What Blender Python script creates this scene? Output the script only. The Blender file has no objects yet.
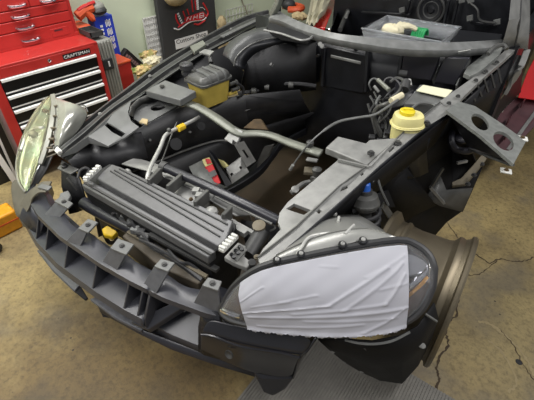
import bpy, bmesh, math, random
from mathutils import Vector, Matrix, Euler
random.seed(7)
SC = bpy.context.scene
COL = SC.collection
R = math.radians

# ------------------------------------------------------------------ camera, light, exposure
CAM_LOC = Vector((1.04, -.35, 1.6)); CAM_YAW = 42.8; CAM_PITCH = 38.9; FPX = 400.0
cam = bpy.data.cameras.new('camera'); cam.sensor_fit = 'HORIZONTAL'; cam.sensor_width = 36
cam.lens = FPX / 534 * 36; cam.clip_start = .02
cam_o = bpy.data.objects.new('camera', cam); COL.objects.link(cam_o)
cam_o.location = CAM_LOC
cam_o.rotation_euler = (R(90 - CAM_PITCH), 0, R(CAM_YAW))
SC.camera = cam_o
SC.view_settings.view_transform = 'Standard'; SC.view_settings.look = 'None'
SC.view_settings.gamma = 1; SC.view_settings.use_curve_mapping = False
SC.view_settings.exposure = 0.0
w = bpy.data.worlds.new('garage_air'); SC.world = w; w.use_nodes = True
w.node_tree.nodes['Background'].inputs[0].default_value = (.93, .96, 1, 1)
w.node_tree.nodes['Background'].inputs[1].default_value = .25
def area(name, loc, sx, sy, power, col, rot=(0, 0, 0)):
    l = bpy.data.lights.new(name, 'AREA'); l.shape = 'RECTANGLE'; l.size = sx; l.size_y = sy
    l.energy = power; l.color = col
    o = bpy.data.objects.new(name, l); COL.objects.link(o); o.location = loc; o.rotation_euler = rot
    return o
area('ceiling_tube_light', (-1.15, .2, 2.65), .3, 3.2, 78, (1, .98, .95))
area('ceiling_tube_light', (1.7, 1.0, 2.65), .3, 2.4, 50, (1, .98, .96))
area('ceiling_tube_light', (-.75, -1.6, 2.6), 2.6, .3, 58, (1, .98, .96))

# ------------------------------------------------------------------ frames and survey points
CC = Vector((1.045, -.465, 0)); PHI = R(6.5)
ROT = Matrix.Rotation(PHI, 4, 'Z')
CAR_M = Matrix.Translation(Vector((1.04, -.35, 0)) - (ROT @ CC)) @ ROT      # car frame: x to driver's side, y to the rear
WORLD_M = Matrix.Identity(4)
def _basis(yaw):
    y = R(yaw); p = R(CAM_PITCH)
    h = Vector((-math.sin(y), math.cos(y), 0)); r = Vector((math.cos(y), math.sin(y), 0)); u = Vector((0, 0, 1))
    return r, -(u * math.cos(p) + h * math.sin(p)), h * math.cos(p) - u * math.sin(p)
BC = _basis(CAM_YAW - 6.5); BG = _basis(CAM_YAW)
OC = Vector((CC.x, CC.y, 1.6)); OG = CAM_LOC
def _ray(B, px, py): return B[0] * (px - 267) + B[1] * (py - 200) + B[2] * FPX
def sv(px, py, z):            # survey point in the car frame at height z
    v = _ray(BC, px, py); return OC + v * ((z - OC.z) / v.z)
def svx(px, py, x):
    v = _ray(BC, px, py); return OC + v * ((x - OC.x) / v.x)
def svy(px, py, y):
    v = _ray(BC, px, py); return OC + v * ((y - OC.y) / v.y)
def gz(px, py, z):            # the same in the garage frame
    v = _ray(BG, px, py); return OG + v * ((z - OG.z) / v.z)
def gx(px, py, x):
    v = _ray(BG, px, py); return OG + v * ((x - OG.x) / v.x)
def S(*pts): return [sv(*p) for p in pts]

# ------------------------------------------------------------------ materials
def lin(c): return tuple(((v / 255) / 12.92 if v / 255 <= .04045 else ((v / 255 + .055) / 1.055) ** 2.4) for v in c)
MATS = {}
def mat(name, rgb, rough=.5, metal=0, var=.12, scale=30, bump=0, bscale=200, coat=0, rvar=.1, spec=.5, rgb2=None):
    m = bpy.data.materials.new(name); m.use_nodes = True; nt = m.node_tree; b = nt.nodes['Principled BSDF']
    c = lin(rgb)
    tc = nt.nodes.new('ShaderNodeTexCoord')
    n = nt.nodes.new('ShaderNodeTexNoise'); n.inputs['Scale'].default_value = scale; n.inputs['Detail'].default_value = 5
    nt.links.new(tc.outputs['Object'], n.inputs['Vector'])
    r = nt.nodes.new('ShaderNodeValToRGB'); nt.links.new(n.outputs['Fac'], r.inputs['Fac'])
    c2 = lin(rgb2) if rgb2 else tuple(min(1, v * (1 + var)) for v in c)
    c1 = tuple(v * (1 - var) for v in c)
    r.color_ramp.elements[0].color = (*c1, 1); r.color_ramp.elements[0].position = .33
    r.color_ramp.elements[1].color = (*c2, 1); r.color_ramp.elements[1].position = .68
    nt.links.new(r.outputs[0], b.inputs['Base Color'])
    mr = nt.nodes.new('ShaderNodeMapRange'); nt.links.new(n.outputs['Fac'], mr.inputs[0])
    mr.inputs[3].default_value = max(.02, rough - rvar); mr.inputs[4].default_value = min(1, rough + rvar)
    nt.links.new(mr.outputs[0], b.inputs['Roughness'])
    b.inputs['Metallic'].default_value = metal
    b.inputs['Specular IOR Level'].default_value = spec
    if coat: b.inputs['Coat Weight'].default_value = coat; b.inputs['Coat Roughness'].default_value = .08
    if bump:
        n2 = nt.nodes.new('ShaderNodeTexNoise'); n2.inputs['Scale'].default_value = bscale; n2.inputs['Detail'].default_value = 4
        nt.links.new(tc.outputs['Object'], n2.inputs['Vector'])
        bp = nt.nodes.new('ShaderNodeBump'); bp.inputs['Strength'].default_value = bump; bp.inputs['Distance'].default_value = .003
        nt.links.new(n2.outputs['Fac'], bp.inputs['Height']); nt.links.new(bp.outputs[0], b.inputs['Normal'])
    MATS[name] = m
    return m
def glass(name, rgb, rough=.05, trans=.9, ior=1.35, alpha=1):
    m = bpy.data.materials.new(name); m.use_nodes = True; b = m.node_tree.nodes['Principled BSDF']
    b.inputs['Base Color'].default_value = (*lin(rgb), 1); b.inputs['Roughness'].default_value = rough
    b.inputs['Transmission Weight'].default_value = trans; b.inputs['IOR'].default_value = ior
    b.inputs['Alpha'].default_value = alpha
    MATS[name] = m; return m
PLASTIC = mat('black_satin_plastic', (42, 42, 48), .31, 0, .05, 20, .02, 900, rvar=.02)
BLACK = mat('black_painted_metal', (27, 28, 32), .36, 0, .3, 12, .1, 60)
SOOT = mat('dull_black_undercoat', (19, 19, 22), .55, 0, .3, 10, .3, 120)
RUBBER = mat('dark_rubber', (48, 48, 50), .5, 0, .1, 80)
STEEL = mat('grey_painted_steel', (134, 134, 132), .44, .25, .10, 18, .1, 300, rgb2=(150, 150, 147))
STEELD = mat('dusty_dark_grey_metal', (92, 92, 90), .45, .3, .2, 22, .1, 200)
PANEL = mat('grey_dusty_composite', (104, 105, 104), .45, .1, .14, 14, .1, 200)
ALU = mat('radiator_aluminium', (100, 100, 101), .42, .3, .08, 40)
OLIVE = mat('dusty_olive_grey_bar', (128, 130, 120), .45, .15, .14, 16)
SILVER = mat('silver_lamp_housing', (150, 150, 147), .34, .45, .08, 9)
CHROME = mat('chrome', (215, 215, 220), .08, 1, .03, 5, rvar=.03)
WHITEPL = mat('white_plastic_clip', (205, 205, 200), .45)
BRONZE = mat('bronze_rim_paint', (116, 107, 90), .42, .75, .08, 8)
PAPER = mat('white_paper', (168, 168, 176), .7, 0, .02, 6)
YELLOWTANK = mat('aged_yellow_plastic', (186, 164, 78), .45, 0, .14, 14)
CREAM = mat('cream_plastic', (226, 217, 150), .45, 0, .1, 10)
YELLOWCAP = mat('yellow_cap_plastic', (226, 203, 40), .4, 0, .05)
YELLOW = mat('yellow_plastic', (222, 185, 40), .45)
ORANGEY = mat('orange_yellow_plastic', (222, 152, 34), .45)
TOOLRED = mat('tool_red_paint', (176, 46, 42), .38, 0, .06, 12, coat=.15)
REDPAINT = mat('red_car_paint', (214, 28, 30), .2, 0, .03, 5, coat=.8)
MAROON = mat('maroon_sill_paint', (82, 44, 50), .4, 0, .25, 12)
DRAWER = mat('black_drawer_paint', (27, 26, 27), .35, 0, .1)
TRIM = mat('drawer_pull_aluminium', (238, 238, 234), .4, .0, .05)
GREYCASE = mat('grey_case_plastic', (134, 134, 127), .5, 0, .06)
BLUE = mat('blue_carton', (38, 62, 178), .5, 0, .06)
CARTONBLK = mat('black_carton', (36, 32, 34), .5)
WHITE = mat('white_print', (225, 224, 222), .55, 0, .02)
BOARD = mat('black_banner_cloth', (56, 56, 56), .65, 0, .06)
REDPRINT = mat('red_print', (190, 36, 40), .5)
TAN = mat('tan_cloth', (176, 158, 120), .8, 0, .2, 30, .4, 120)
BEIGE = mat('beige_cloth', (186, 180, 156), .8, 0, .1, 12, .3, 90)
GLOVE = mat('off_white_glove', (216, 208, 178), .7, 0, .1, 30)
GREEN = mat('green_plastic', (30, 160, 90), .4)
AMBER = mat('amber_reflector', (214, 150, 30), .25, 0, .05)
BROWNR = mat('brown_reflector', (104, 74, 50), .2, .3, .1)
RUST = mat('rusty_metal', (80, 64, 42), .7, .2, .3, 30)
LIP = mat('sheen_lip_plastic', (84, 85, 90), .34, 0, .15, 50)  # same black plastic, lightened to paint in its gloss reflection
HEATER = mat('heater_box_plastic', (72, 73, 73), .42, .05, .12, 14)
BRKT = mat('bracket_grey_composite', (116, 118, 115), .5, .1, .15, 40, .1, 300)
FRAMEGREY = mat('worn_frame_paint', (124, 125, 124), .45, .2, .18, 24)
ALUB = mat('bright_rib_edge', (196, 196, 192), .3, .3, .05)
RAILDK = mat('dusty_black_rail', (62, 62, 62), .42, .15, .2, 22, .1, 200)
STRAP = mat('worn_strap_plastic', (84, 85, 89), .4, 0, .12, 50)
BEAMD = mat('brown_dusty_shaded_beam', (74, 66, 54), .6, .1, .2, 24)  # shade on the aluminium beam's front put into this dark brown
FASCIA = mat('glossy_black_fascia_plastic', (36, 36, 40), .2, 0, .05, 20, .015, 500, rvar=.03)
CARRIER = mat('sheen_grey_black_plastic', (58, 59, 65), .33, 0, .08, 20, .02, 700, rvar=.03)  # black bumper plastic lightened; its specular sheen sits in the base colour
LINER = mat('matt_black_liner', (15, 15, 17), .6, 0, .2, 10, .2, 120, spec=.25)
WALLBLK = mat('dusty_black_inner_wall', (44, 44, 46), .42, .1, .25, 9, .15, 80)
LABEL = mat('pale_label', (228, 226, 196), .6, 0, .03)
BLUEPL = mat('blue_cap_plastic', (40, 96, 190), .4)
PIPE = mat('bare_aluminium_pipe', (182, 182, 178), .4, .3, .05)
BEAM = mat('dusty_brown_beam', (112, 104, 88), .55, .2, .15, 20)
DARKGREY = mat('dark_grey_plastic', (62, 62, 62), .5)
ORANGE = mat('orange_tool', (206, 84, 44), .5)
DUSTYGREY = mat('dusty_grey_fascia_end', (92, 88, 76), .65, 0, .12)
MULTI = mat('patterned_crumpled_paper', (120, 140, 62), .7, 0, .2, 22, .4, 40, rgb2=(226, 190, 140))
PINKGREY = mat('pinkish_grey_shaded_panel_and_print', (140, 112, 112), .4)  # shade on the red side panel put into the colour; also carton print
LENSYEL = glass('yellowed_clear_lens', (240, 238, 216), .06, .93, 1.2)
LENS = glass('clear_lens', (240, 240, 242), .03, .93, 1.3)
CLEARSIL = mat('hazy_silver_lamp_back', (172, 172, 164), .22, .5, .12, 10, coat=.5)
LAMPBOWL = mat('yellowed_lamp_bowl', (202, 202, 178), .25, .35, .12, 14, rgb2=(176, 204, 196))
BIN = glass('clear_bin_plastic', (235, 238, 242), .25, .80, 1.15)
LAMPGREY = mat('lamp_flange_grey', (138, 138, 128), .4, .2, .1)

def floor_mat():
    m = bpy.data.materials.new('stained_concrete'); m.use_nodes = True; nt = m.node_tree; b = nt.nodes['Principled BSDF']
    tc = nt.nodes.new('ShaderNodeTexCoord')
    def noise(s, d=6, r=.6):
        n = nt.nodes.new('ShaderNodeTexNoise'); n.inputs['Scale'].default_value = s; n.inputs['Detail'].default_value = d
        n.inputs['Roughness'].default_value = r; nt.links.new(tc.outputs['Object'], n.inputs['Vector']); return n
    def ramp(n, stops):
        r = nt.nodes.new('ShaderNodeValToRGB'); nt.links.new(n.outputs['Fac'], r.inputs['Fac'])
        el = r.color_ramp.elements
        el[0].position, el[0].color = stops[0][0], (*lin(stops[0][1]), 1)
        el[1].position, el[1].color = stops[-1][0], (*lin(stops[-1][1]), 1)
        for p, c in stops[1:-1]:
            e = el.new(p); e.color = (*lin(c), 1)
        return r
    def mix(kind, a, c, f):
        x = nt.nodes.new('ShaderNodeMix'); x.data_type = 'RGBA'; x.blend_type = kind
        if isinstance(f, float): x.inputs[0].default_value = f
        else: nt.links.new(f, x.inputs[0])
        nt.links.new(a, x.inputs[6])
        if isinstance(c, tuple): x.inputs[7].default_value = (*c, 1)
        else: nt.links.new(c, x.inputs[7])
        return x.outputs[2]
    base = ramp(noise(2.2, 7, .62), [(.30, (124, 108, 76)), (.5, (160, 141, 96)), (.70, (182, 162, 110))])
    fine = ramp(noise(38, 7, .8), [(.30, (120, 116, 110)), (.52, (235, 235, 235)), (.75, (255, 252, 240))])
    c = mix('MULTIPLY', base.outputs[0], fine.outputs[0], .75)
    grey = ramp(noise(3.3, 4, .5), [(.52, (0, 0, 0)), (.68, (255, 255, 255))])
    gm = nt.nodes.new('ShaderNodeMath'); gm.operation = 'MULTIPLY'; gm.inputs[1].default_value = .55
    nt.links.new(grey.outputs[0], gm.inputs[0])
    c = mix('MIX', c, lin((104, 98, 88)), gm.outputs[0])
    v = nt.nodes.new('ShaderNodeTexVoronoi'); v.inputs['Scale'].default_value = 16
    nt.links.new(tc.outputs['Object'], v.inputs['Vector'])
    vr = nt.nodes.new('ShaderNodeValToRGB'); nt.links.new(v.outputs['Distance'], vr.inputs['Fac'])
    vr.color_ramp.elements[0].position = .06; vr.color_ramp.elements[0].color = (1, 1, 1, 1)
    vr.color_ramp.elements[1].position = .10; vr.color_ramp.elements[1].color = (0, 0, 0, 1)
    gate = ramp(noise(5, 2, .5), [(.55, (0, 0, 0)), (.6, (255, 255, 255))])
    mm = nt.nodes.new('ShaderNodeMath'); mm.operation = 'MULTIPLY'
    nt.links.new(vr.outputs[0], mm.inputs[0]); nt.links.new(gate.outputs[0], mm.inputs[1])
    c = mix('MIX', c, lin((58, 50, 40)), mm.outputs[0])
    def dirt_and_falloff(c, centre, r0, r1, col, amount, ns):
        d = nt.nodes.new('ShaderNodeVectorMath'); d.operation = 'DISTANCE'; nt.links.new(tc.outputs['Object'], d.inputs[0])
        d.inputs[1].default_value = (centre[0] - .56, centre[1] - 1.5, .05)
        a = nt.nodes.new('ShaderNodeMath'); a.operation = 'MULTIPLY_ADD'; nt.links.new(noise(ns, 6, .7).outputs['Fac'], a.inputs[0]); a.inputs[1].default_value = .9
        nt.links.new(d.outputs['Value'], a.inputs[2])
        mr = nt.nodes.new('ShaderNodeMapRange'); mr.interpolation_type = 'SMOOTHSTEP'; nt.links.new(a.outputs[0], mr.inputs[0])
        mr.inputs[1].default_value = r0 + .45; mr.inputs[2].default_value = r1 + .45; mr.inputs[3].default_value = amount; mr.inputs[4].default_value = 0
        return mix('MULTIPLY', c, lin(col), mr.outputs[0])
    c = dirt_and_falloff(c, (.15, -.35), .35, 1.0, (172, 162, 148), 1.0, 5)  # weaker light at the front of the car, painted as darker floor
    c = dirt_and_falloff(c, (1.6, 1.2), .3, 1.0, (200, 202, 210), .8, 4)
    nt.links.new(c, b.inputs['Base Color'])
    b.inputs['Roughness'].default_value = .62
    bp = nt.nodes.new('ShaderNodeBump'); bp.inputs['Strength'].default_value = .35; bp.inputs['Distance'].default_value = .004
    nt.links.new(noise(60, 6, .7).outputs['Fac'], bp.inputs['Height']); nt.links.new(bp.outputs[0], b.inputs['Normal'])
    return m
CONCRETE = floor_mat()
WALLGREEN = mat('pale_green_wall_paint', (208, 217, 190), .7, 0, .05, 3, .15, 60)
WALLGREY = mat('dark_back_wall', (34, 33, 32), .8, 0, .1, 3)
CRACK = mat('crack_shadow_dirt', (62, 50, 36), .9, 0, .2)
CHALK = mat('pale_scuff', (146, 131, 97), .8, 0, .1)
OILSHADE = mat('dark_brown_oil_and_shade', (58, 47, 33), .5, 0, .3, 6, .2, 60)  # oily floor plus the shade under the engine bay, both in the colour
MATRUB = mat('ribbed_grey_floor_mat', (106, 103, 97), .6, 0, .12, 40)

# ------------------------------------------------------------------ mesh builder
WMAT = {}
def catmull(pts, n=6, closed=False):
    P = [Vector(p) for p in pts]; out = []
    N = len(P)
    if N < 3: return P
    segs = N if closed else N - 1
    for i in range(segs):
        p0 = P[i - 1] if (closed or i > 0) else P[0] * 2 - P[1]
        p1 = P[i]; p2 = P[(i + 1) % N]
        p3 = P[(i + 2) % N] if (closed or i + 2 < N) else P[-1] * 2 - P[-2]
        for k in range(n):
            t = k / n
            out.append(.5 * ((2 * p1) + (p2 - p0) * t + (2 * p0 - 5 * p1 + 4 * p2 - p3) * t * t + (3 * p1 - p0 - 3 * p2 + p3) * t ** 3))
    if not closed: out.append(P[-1])
    return out
def frame_of(axis):
    a = Vector(axis).normalized()
    u = a.cross(Vector((0, 0, 1)))
    if u.length < 1e-3: u = a.cross(Vector((1, 0, 0)))
    u.normalize(); return a, u, a.cross(u).normalized()
class MB:
    def __init__(s): s.v = []; s.f = []
    def add(s, vs, fs):
        k = len(s.v); s.v += [Vector(p) for p in vs]; s.f += [tuple(i + k for i in f) for f in fs]; return s
    def poly(s, pts): return s.add(pts, [tuple(range(len(pts)))])
    def grid(s, rows, closed=False):
        n = len(rows[0]); vs = [p for r in rows for p in r]; fs = []
        for i in range(len(rows) - 1):
            for j in range(n if closed else n - 1):
                a = i * n + j; b = i * n + (j + 1) % n
                fs.append((a, b, b + n, a + n))
        return s.add(vs, fs)
    def prism(s, pts, vec):
        n = len(pts); vec = Vector(vec); P = [Vector(p) for p in pts]
        fs = [tuple(range(n)), tuple(range(2 * n - 1, n - 1, -1))]
        for i in range(n):
            j = (i + 1) % n; fs.append((i, i + n, j + n, j))
        return s.add(P + [p + vec for p in P], fs)
    def box(s, lo, hi):
        x0, y0, z0 = lo; x1, y1, z1 = hi
        return s.prism([(x0, y0, z0), (x1, y0, z0), (x1, y1, z0), (x0, y1, z0)], (0, 0, z1 - z0))
    def obox(s, c, ax, ay, az):
        c, ax, ay, az = map(Vector, (c, ax, ay, az))
        return s.prism([c - ax - ay - az, c + ax - ay - az, c + ax + ay - az, c - ax + ay - az], az * 2)
    def bar(s, a, b, w, h, up=(0, 0, 1)):
        a = Vector(a); b = Vector(b); d = (b - a); up = Vector(up)
        sd = d.cross(up).normalized() * w / 2; u = sd.cross(d).normalized() * h / 2
        return s.prism([a - sd - u, a + sd - u, a + sd + u, a - sd + u], d)
    def lathe(s, p, axis, prof, n=20, cap=True):
        a, u, w_ = frame_of(axis); p = Vector(p); rows = []
        for t, r in prof:
            rows.append([p + a * t + (u * math.cos(2 * math.pi * k / n) + w_ * math.sin(2 * math.pi * k / n)) * r for k in range(n)])
        s.grid(rows, True)
        if cap:
            s.poly(rows[0]); s.poly(rows[-1])
        return s
    def cyl(s, a, b, r, n=16, r2=None):
        a = Vector(a); b = Vector(b); return s.lathe(a, b - a, [(0, r), ((b - a).length, r if r2 is None else r2)], n)
    def tube(s, pts, r, n=8, sm=5, closed=False):
        P = catmull(pts, sm, closed) if sm > 1 else [Vector(p) for p in pts]
        N = len(P); rows = []; u = None
        for i in range(N):
            t = (P[(i + 1) % N] - P[i - 1]) if (closed or 0 < i < N - 1) else (P[1] - P[0] if i == 0 else P[-1] - P[-2])
            t.normalize()
            if u is None: _, u, _w = frame_of(t)
            u = (u - t * u.dot(t)).normalized(); w_ = t.cross(u)
            rr = r[min(len(r) - 1, i * len(r) // N)] if isinstance(r, (list, tuple)) else r
            rows.append([P[i] + (u * math.cos(2 * math.pi * k / n) + w_ * math.sin(2 * math.pi * k / n)) * rr for k in range(n)])
        if closed: rows.append(rows[0])
        s.grid(rows, True)
        if not closed: s.poly(rows[0]); s.poly(rows[-1])
        return s
    def sweep(s, pts, w, h, up=(0, 0, 1), sm=5):
        P = catmull(pts, sm) if sm > 1 else [Vector(p) for p in pts]; rows = []; up = Vector(up); N = len(P)
        for i in range(N):
            t = (P[min(i + 1, N - 1)] - P[max(i - 1, 0)]).normalized()
            sd = t.cross(up).normalized() * w / 2; u = sd.cross(t).normalized() * h / 2
            rows.append([P[i] - sd - u, P[i] + sd - u, P[i] + sd + u, P[i] - sd + u])
        s.grid(rows, True); s.poly(rows[0]); s.poly(rows[-1]); return s
    def ball(s, c, rx, ry, rz, n=12, m=8, rot=None, wob=0):
        c = Vector(c); rows = []
        for i in range(m + 1):
            th = math.pi * i / m; row = []
            for k in range(n):
                ph = 2 * math.pi * k / n
                q = Vector((rx * math.sin(th) * math.cos(ph), ry * math.sin(th) * math.sin(ph), rz * math.cos(th)))
                if wob: q *= 1 + wob * (math.sin(5 * ph + 3 * th) * math.sin(4 * th) + .5 * math.sin(9 * ph + 2 * th))
                if rot: q = rot @ q
                row.append(c + q)
            rows.append(row)
        return s.grid(rows, True)
    def plate(s, outline, holes, vec):
        bm = bmesh.new(); vec = Vector(vec); es = []
        O = [Vector(p) for p in outline]; nn = Vector()
        for i in range(len(O)): nn += O[i].cross(O[(i + 1) % len(O)])
        a_, u_, w_ = frame_of(nn); real = []
        for loop in [O] + list(holes):
            vs = []
            for p in loop:
                p = Vector(p); real.append(p); vs.append(bm.verts.new((p.dot(u_), p.dot(w_), 0)))
            es += [bm.edges.new((vs[i], vs[(i + 1) % len(vs)])) for i in range(len(vs))]
        bmesh.ops.triangle_fill(bm, use_beauty=True, edges=es)
        for v, p in zip(list(bm.verts), real): v.co = p
        bm.normal_update()
        g = bmesh.ops.extrude_face_region(bm, geom=bm.faces[:] + bm.edges[:] + bm.verts[:])
        bmesh.ops.translate(bm, verts=[e for e in g['geom'] if isinstance(e, bmesh.types.BMVert)], vec=vec)
        bmesh.ops.recalc_face_normals(bm, faces=bm.faces)
        bm.verts.index_update()
        s.add([v.co.copy() for v in bm.verts], [tuple(v.index for v in f.verts) for f in bm.faces]); bm.free(); return s
    def bolt(s, p, axis=(0, 0, 1), r=.007, h=.006, flange=1.6):
        return s.lathe(p, axis, [(-.004, r * flange), (.002, r * flange), (.002, r), (h, r), (h, r * .8)], 6 if flange < 1.2 else 10)
    def build(s, name, m, parent=None, frame=None, bevel=0, solid=0, off=0, sub=0, angle=32, tag=None):
        frame = CAR_M if frame is None else frame
        V = [frame @ p for p in s.v]
        me = bpy.data.meshes.new(name)
        if parent is None:
            xs = [p.x for p in V]; ys = [p.y for p in V]; zs = [p.z for p in V]
            o0 = Vector(((min(xs) + max(xs)) / 2, (min(ys) + max(ys)) / 2, min(zs))); M = Matrix.Translation(o0)
        else: M = WMAT[parent.name]
        Mi = M.inverted()
        bm = bmesh.new(); vs = [bm.verts.new(Mi @ p) for p in V]
        for f in s.f:
            try: bm.faces.new([vs[i] for i in dict.fromkeys(f)])
            except ValueError: pass
        bmesh.ops.remove_doubles(bm, verts=bm.verts, dist=1e-5)
        bmesh.ops.recalc_face_normals(bm, faces=bm.faces)
        bm.to_mesh(me); bm.free()
        for p in me.polygons: p.use_smooth = True
        me.set_sharp_from_angle(angle=R(angle))
        me.materials.append(m)
        o = bpy.data.objects.new(name, me); COL.objects.link(o)
        if parent is None: o.matrix_world = M
        else: o.parent = parent
        WMAT[o.name] = M
        if solid:
            d = o.modifiers.new('thickness', 'SOLIDIFY'); d.thickness = solid; d.offset = off
        if sub:
            d = o.modifiers.new('smooth', 'SUBSURF'); d.levels = sub; d.render_levels = sub
        if bevel:
            d = o.modifiers.new('bevel', 'BEVEL'); d.width = bevel; d.segments = 2; d.limit_method = 'ANGLE'; d.angle_limit = R(40)
        if tag: label(o, *tag)
        return o
def label(o, lab, cat, group=None):
    o['label'] = lab; o['category'] = cat
    if group: o['group'] = group
def empty(name, loc, lab, cat, frame=None, rot=0, group=None):
    o = bpy.data.objects.new(name, None); COL.objects.link(o); o.empty_display_size = .1
    M = (frame or WORLD_M) @ Matrix.Translation(Vector(loc)); o.matrix_world = M; WMAT[o.name] = M; label(o, lab, cat, group); return o
def text(name, body, size, origin, xdir, ydir, m, parent, frame, width=None):
    cu = bpy.data.curves.new(name, 'FONT'); cu.body = body; cu.size = size; cu.extrude = .0008; cu.resolution_u = 3
    o = bpy.data.objects.new(name, cu); COL.objects.link(o)
    me = bpy.data.meshes.new_from_object(o.evaluated_get(bpy.context.evaluated_depsgraph_get()))
    bpy.data.objects.remove(o)
    x = Vector(xdir).normalized(); y = Vector(ydir); y = (y - x * y.dot(x)).normalized(); z = x.cross(y)
    xs = [v.co.x for v in me.vertices]; ww = max(xs) - min(xs); k = (width / ww) if width else 1
    mb = MB(); mb.add([Vector(origin) + x * (v.co.x - min(xs)) * k + y * v.co.y + z * v.co.z for v in me.vertices], [tuple(p.vertices) for p in me.polygons])
    o = mb.build(name, m, parent, frame); o['kind'] = 'stuff'; return o
def circ(c, u, w_, r, n=16, r2=None):
    c = Vector(c); u = Vector(u).normalized(); w_ = Vector(w_).normalized(); r2 = r2 or r
    return [c + u * r * math.cos(2 * math.pi * k / n) + w_ * r2 * math.sin(2 * math.pi * k / n) for k in range(n)]
UP = Vector((0, 0, 1)); DN = Vector((0, 0, -1))

# ------------------------------------------------------------------ the setting
WX = -2.08
def struct(o): o['kind'] = 'structure'; return o
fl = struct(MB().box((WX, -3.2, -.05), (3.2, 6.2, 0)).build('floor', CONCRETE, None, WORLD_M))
struct(MB().box((WX - .1, -3.2, -.05), (WX, 6.2, 2.8)).build('wall_left', WALLGREEN, None, WORLD_M))
struct(MB().box((WX - .1, 6.2, -.05), (3.2, 6.3, 2.8)).build('wall_back', WALLGREY, None, WORLD_M))
struct(MB().box((WX, 0, 0), (WX + .015, 6.2, .1)).build('baseboard_left', WALLGREEN, None, WORLD_M))
def ribbon(pts, wd, z=.0012, jit=.004):
    P = catmull([gz(x, y, z) for x, y in pts], 7); a = []; b = []
    for i, p in enumerate(P):
        t = (P[min(i + 1, len(P) - 1)] - P[max(i - 1, 0)]).normalized(); n = Vector((-t.y, t.x, 0))
        j = n * random.uniform(-jit, jit); k = wd * random.uniform(.4, 1.2)
        a.append(p + j + n * k / 2); b.append(p + j - n * k / 2)
    return MB().grid([a, b])
for pts, wd in [([(446, 221), (455, 233), (462, 246), (477, 255), (490, 263), (499, 259), (514, 261), (524, 261), (534, 257)], .007),
                ([(497, 260), (489, 268), (479, 274), (466, 276), (458, 280)], .006),
                ([(458, 299), (456, 315), (447, 323), (446, 333), (448, 345), (440, 357), (437, 368), (439, 378), (436, 388)], .010),
                ([(500, 330), (512, 343), (522, 362), (534, 380)], .004)]:
    ribbon(pts, wd).build('crack', CRACK, fl, WORLD_M)
ribbon([(478, 321), (490, 324), (506, 336), (520, 350), (530, 366), (534, 376)], .016, .001, .003).build('scuff_mark', CHALK, fl, WORLD_M)
ribbon([(488, 340), (500, 350), (512, 368), (516, 384), (508, 392)], .010, .001, .003).build('scuff_mark', CHALK, fl, WORLD_M)
MB().poly(circ(gz(519, 362, .001), (1, 0, 0), (0, 1, 0), .014, 12)).build('oil_spot', SOOT, fl, WORLD_M)
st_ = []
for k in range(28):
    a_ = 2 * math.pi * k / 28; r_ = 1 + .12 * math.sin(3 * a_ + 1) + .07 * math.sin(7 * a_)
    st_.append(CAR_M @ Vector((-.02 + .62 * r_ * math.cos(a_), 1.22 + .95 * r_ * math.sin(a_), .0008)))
MB().poly(st_).build('oil_stain_and_shade', OILSHADE, fl, WORLD_M)  # patch paints the bay's shade on the floor along with the oil
# ribbed mat
m0, m1, m2, m3 = gz(231, 402, .004), gz(264, 366, .004), gz(409, 373, .004), gz(458, 402, .004)
fm = empty('floor_mat', (m0 + m2) / 2 * 1, 'dark grey ribbed rubber mat on the floor under the front corner of the car', 'mat')
fm.location.z = 0; WMAT[fm.name] = Matrix.Translation(fm.location); fm.matrix_world = WMAT[fm.name]
ax = (m3 - m2); dirx = ax.normalized(); e0 = m2 - dirx * .50; e1 = m2 + dirx * .55
across = Vector((dirx.y, -dirx.x, 0)); across = across if across.y < 0 else -across
wid = .75
MB().prism([(*p.xy, 0) for p in (e0, e1, e1 + across * wid, e0 + across * wid)], (0, 0, .006)).build('base', MATRUB, fm, WORLD_M, bevel=.002)
mb = MB(); n = 90
for i in range(n):
    p = e0 + (e1 - e0) * (i + .3) / n
    mb.bar((*p.xy, .0075), (*(p + across * wid).xy, .0075), .009, .004)
o = mb.build('ribs', MATRUB, fm, WORLD_M); o['kind'] = 'stuff'

# ================================================================== THE CAR
car = bpy.data.objects.new('car', None); COL.objects.link(car); car.matrix_world = CAR_M; WMAT['car'] = CAR_M
label(car, 'stripped sports car with black engine bay, red door and its bonnet and fenders removed', 'car')
def part(mb, name, m, parent=None, **k): return mb.build(name, m, parent or car, CAR_M, **k)

# ---- firewall, tub, rails
fw = MB()
fw.grid([[Vector((-.60, 1.66, z)), Vector((-.45, 1.64, z)), Vector((0, 1.60, z)), Vector((.45, 1.64, z)), Vector((.76, 1.74, z))] for z in (.2, .45, .7, .93)])
firewall = part(fw, 'firewall', BLACK, solid=.012)
part(MB().bar(svy(331, 56, 1.59), svy(361, 63, 1.585), .012, .016), 'grab_rod', STEEL, firewall, bevel=.003)
for px, py, r in [(302, 58, .016), (319, 55, .009), (313, 81, .007), (385, 46, .010), (422, 57, .010), (425, 62, .008), (320, 40, .010)]:
    p = svy(px, py, 1.60); part(MB().cyl(p, p + Vector((0, -.02, 0)), r, 12), 'grommet', STEELD if r > .009 else DARKGREY, firewall)
for a, b in [((316, 45), (313, 84)), ((325, 47), (323, 86)), ((403, 50), (399, 76)), ((368, 50), (366, 92))]:
    part(MB().bar(svy(*a, 1.60), svy(*b, 1.58), .02, .03, (0, 1, 0)), 'firewall_rib', BLACK, firewall, bevel=.004)
part(MB().prism(S((335, 77, .62), (362, 80, .62), (362, 96, .5), (335, 92, .5)), (0, .08, 0)), 'tunnel_cover', BLACK, firewall, bevel=.01)
part(MB().prism([svy(326, 46, 1.59), svy(367, 55, 1.585), svy(364, 94, 1.585), svy(323, 87, 1.59)], (0, .02, 0)), 'firewall_panel', BLACK, firewall, bevel=.008)
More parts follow.
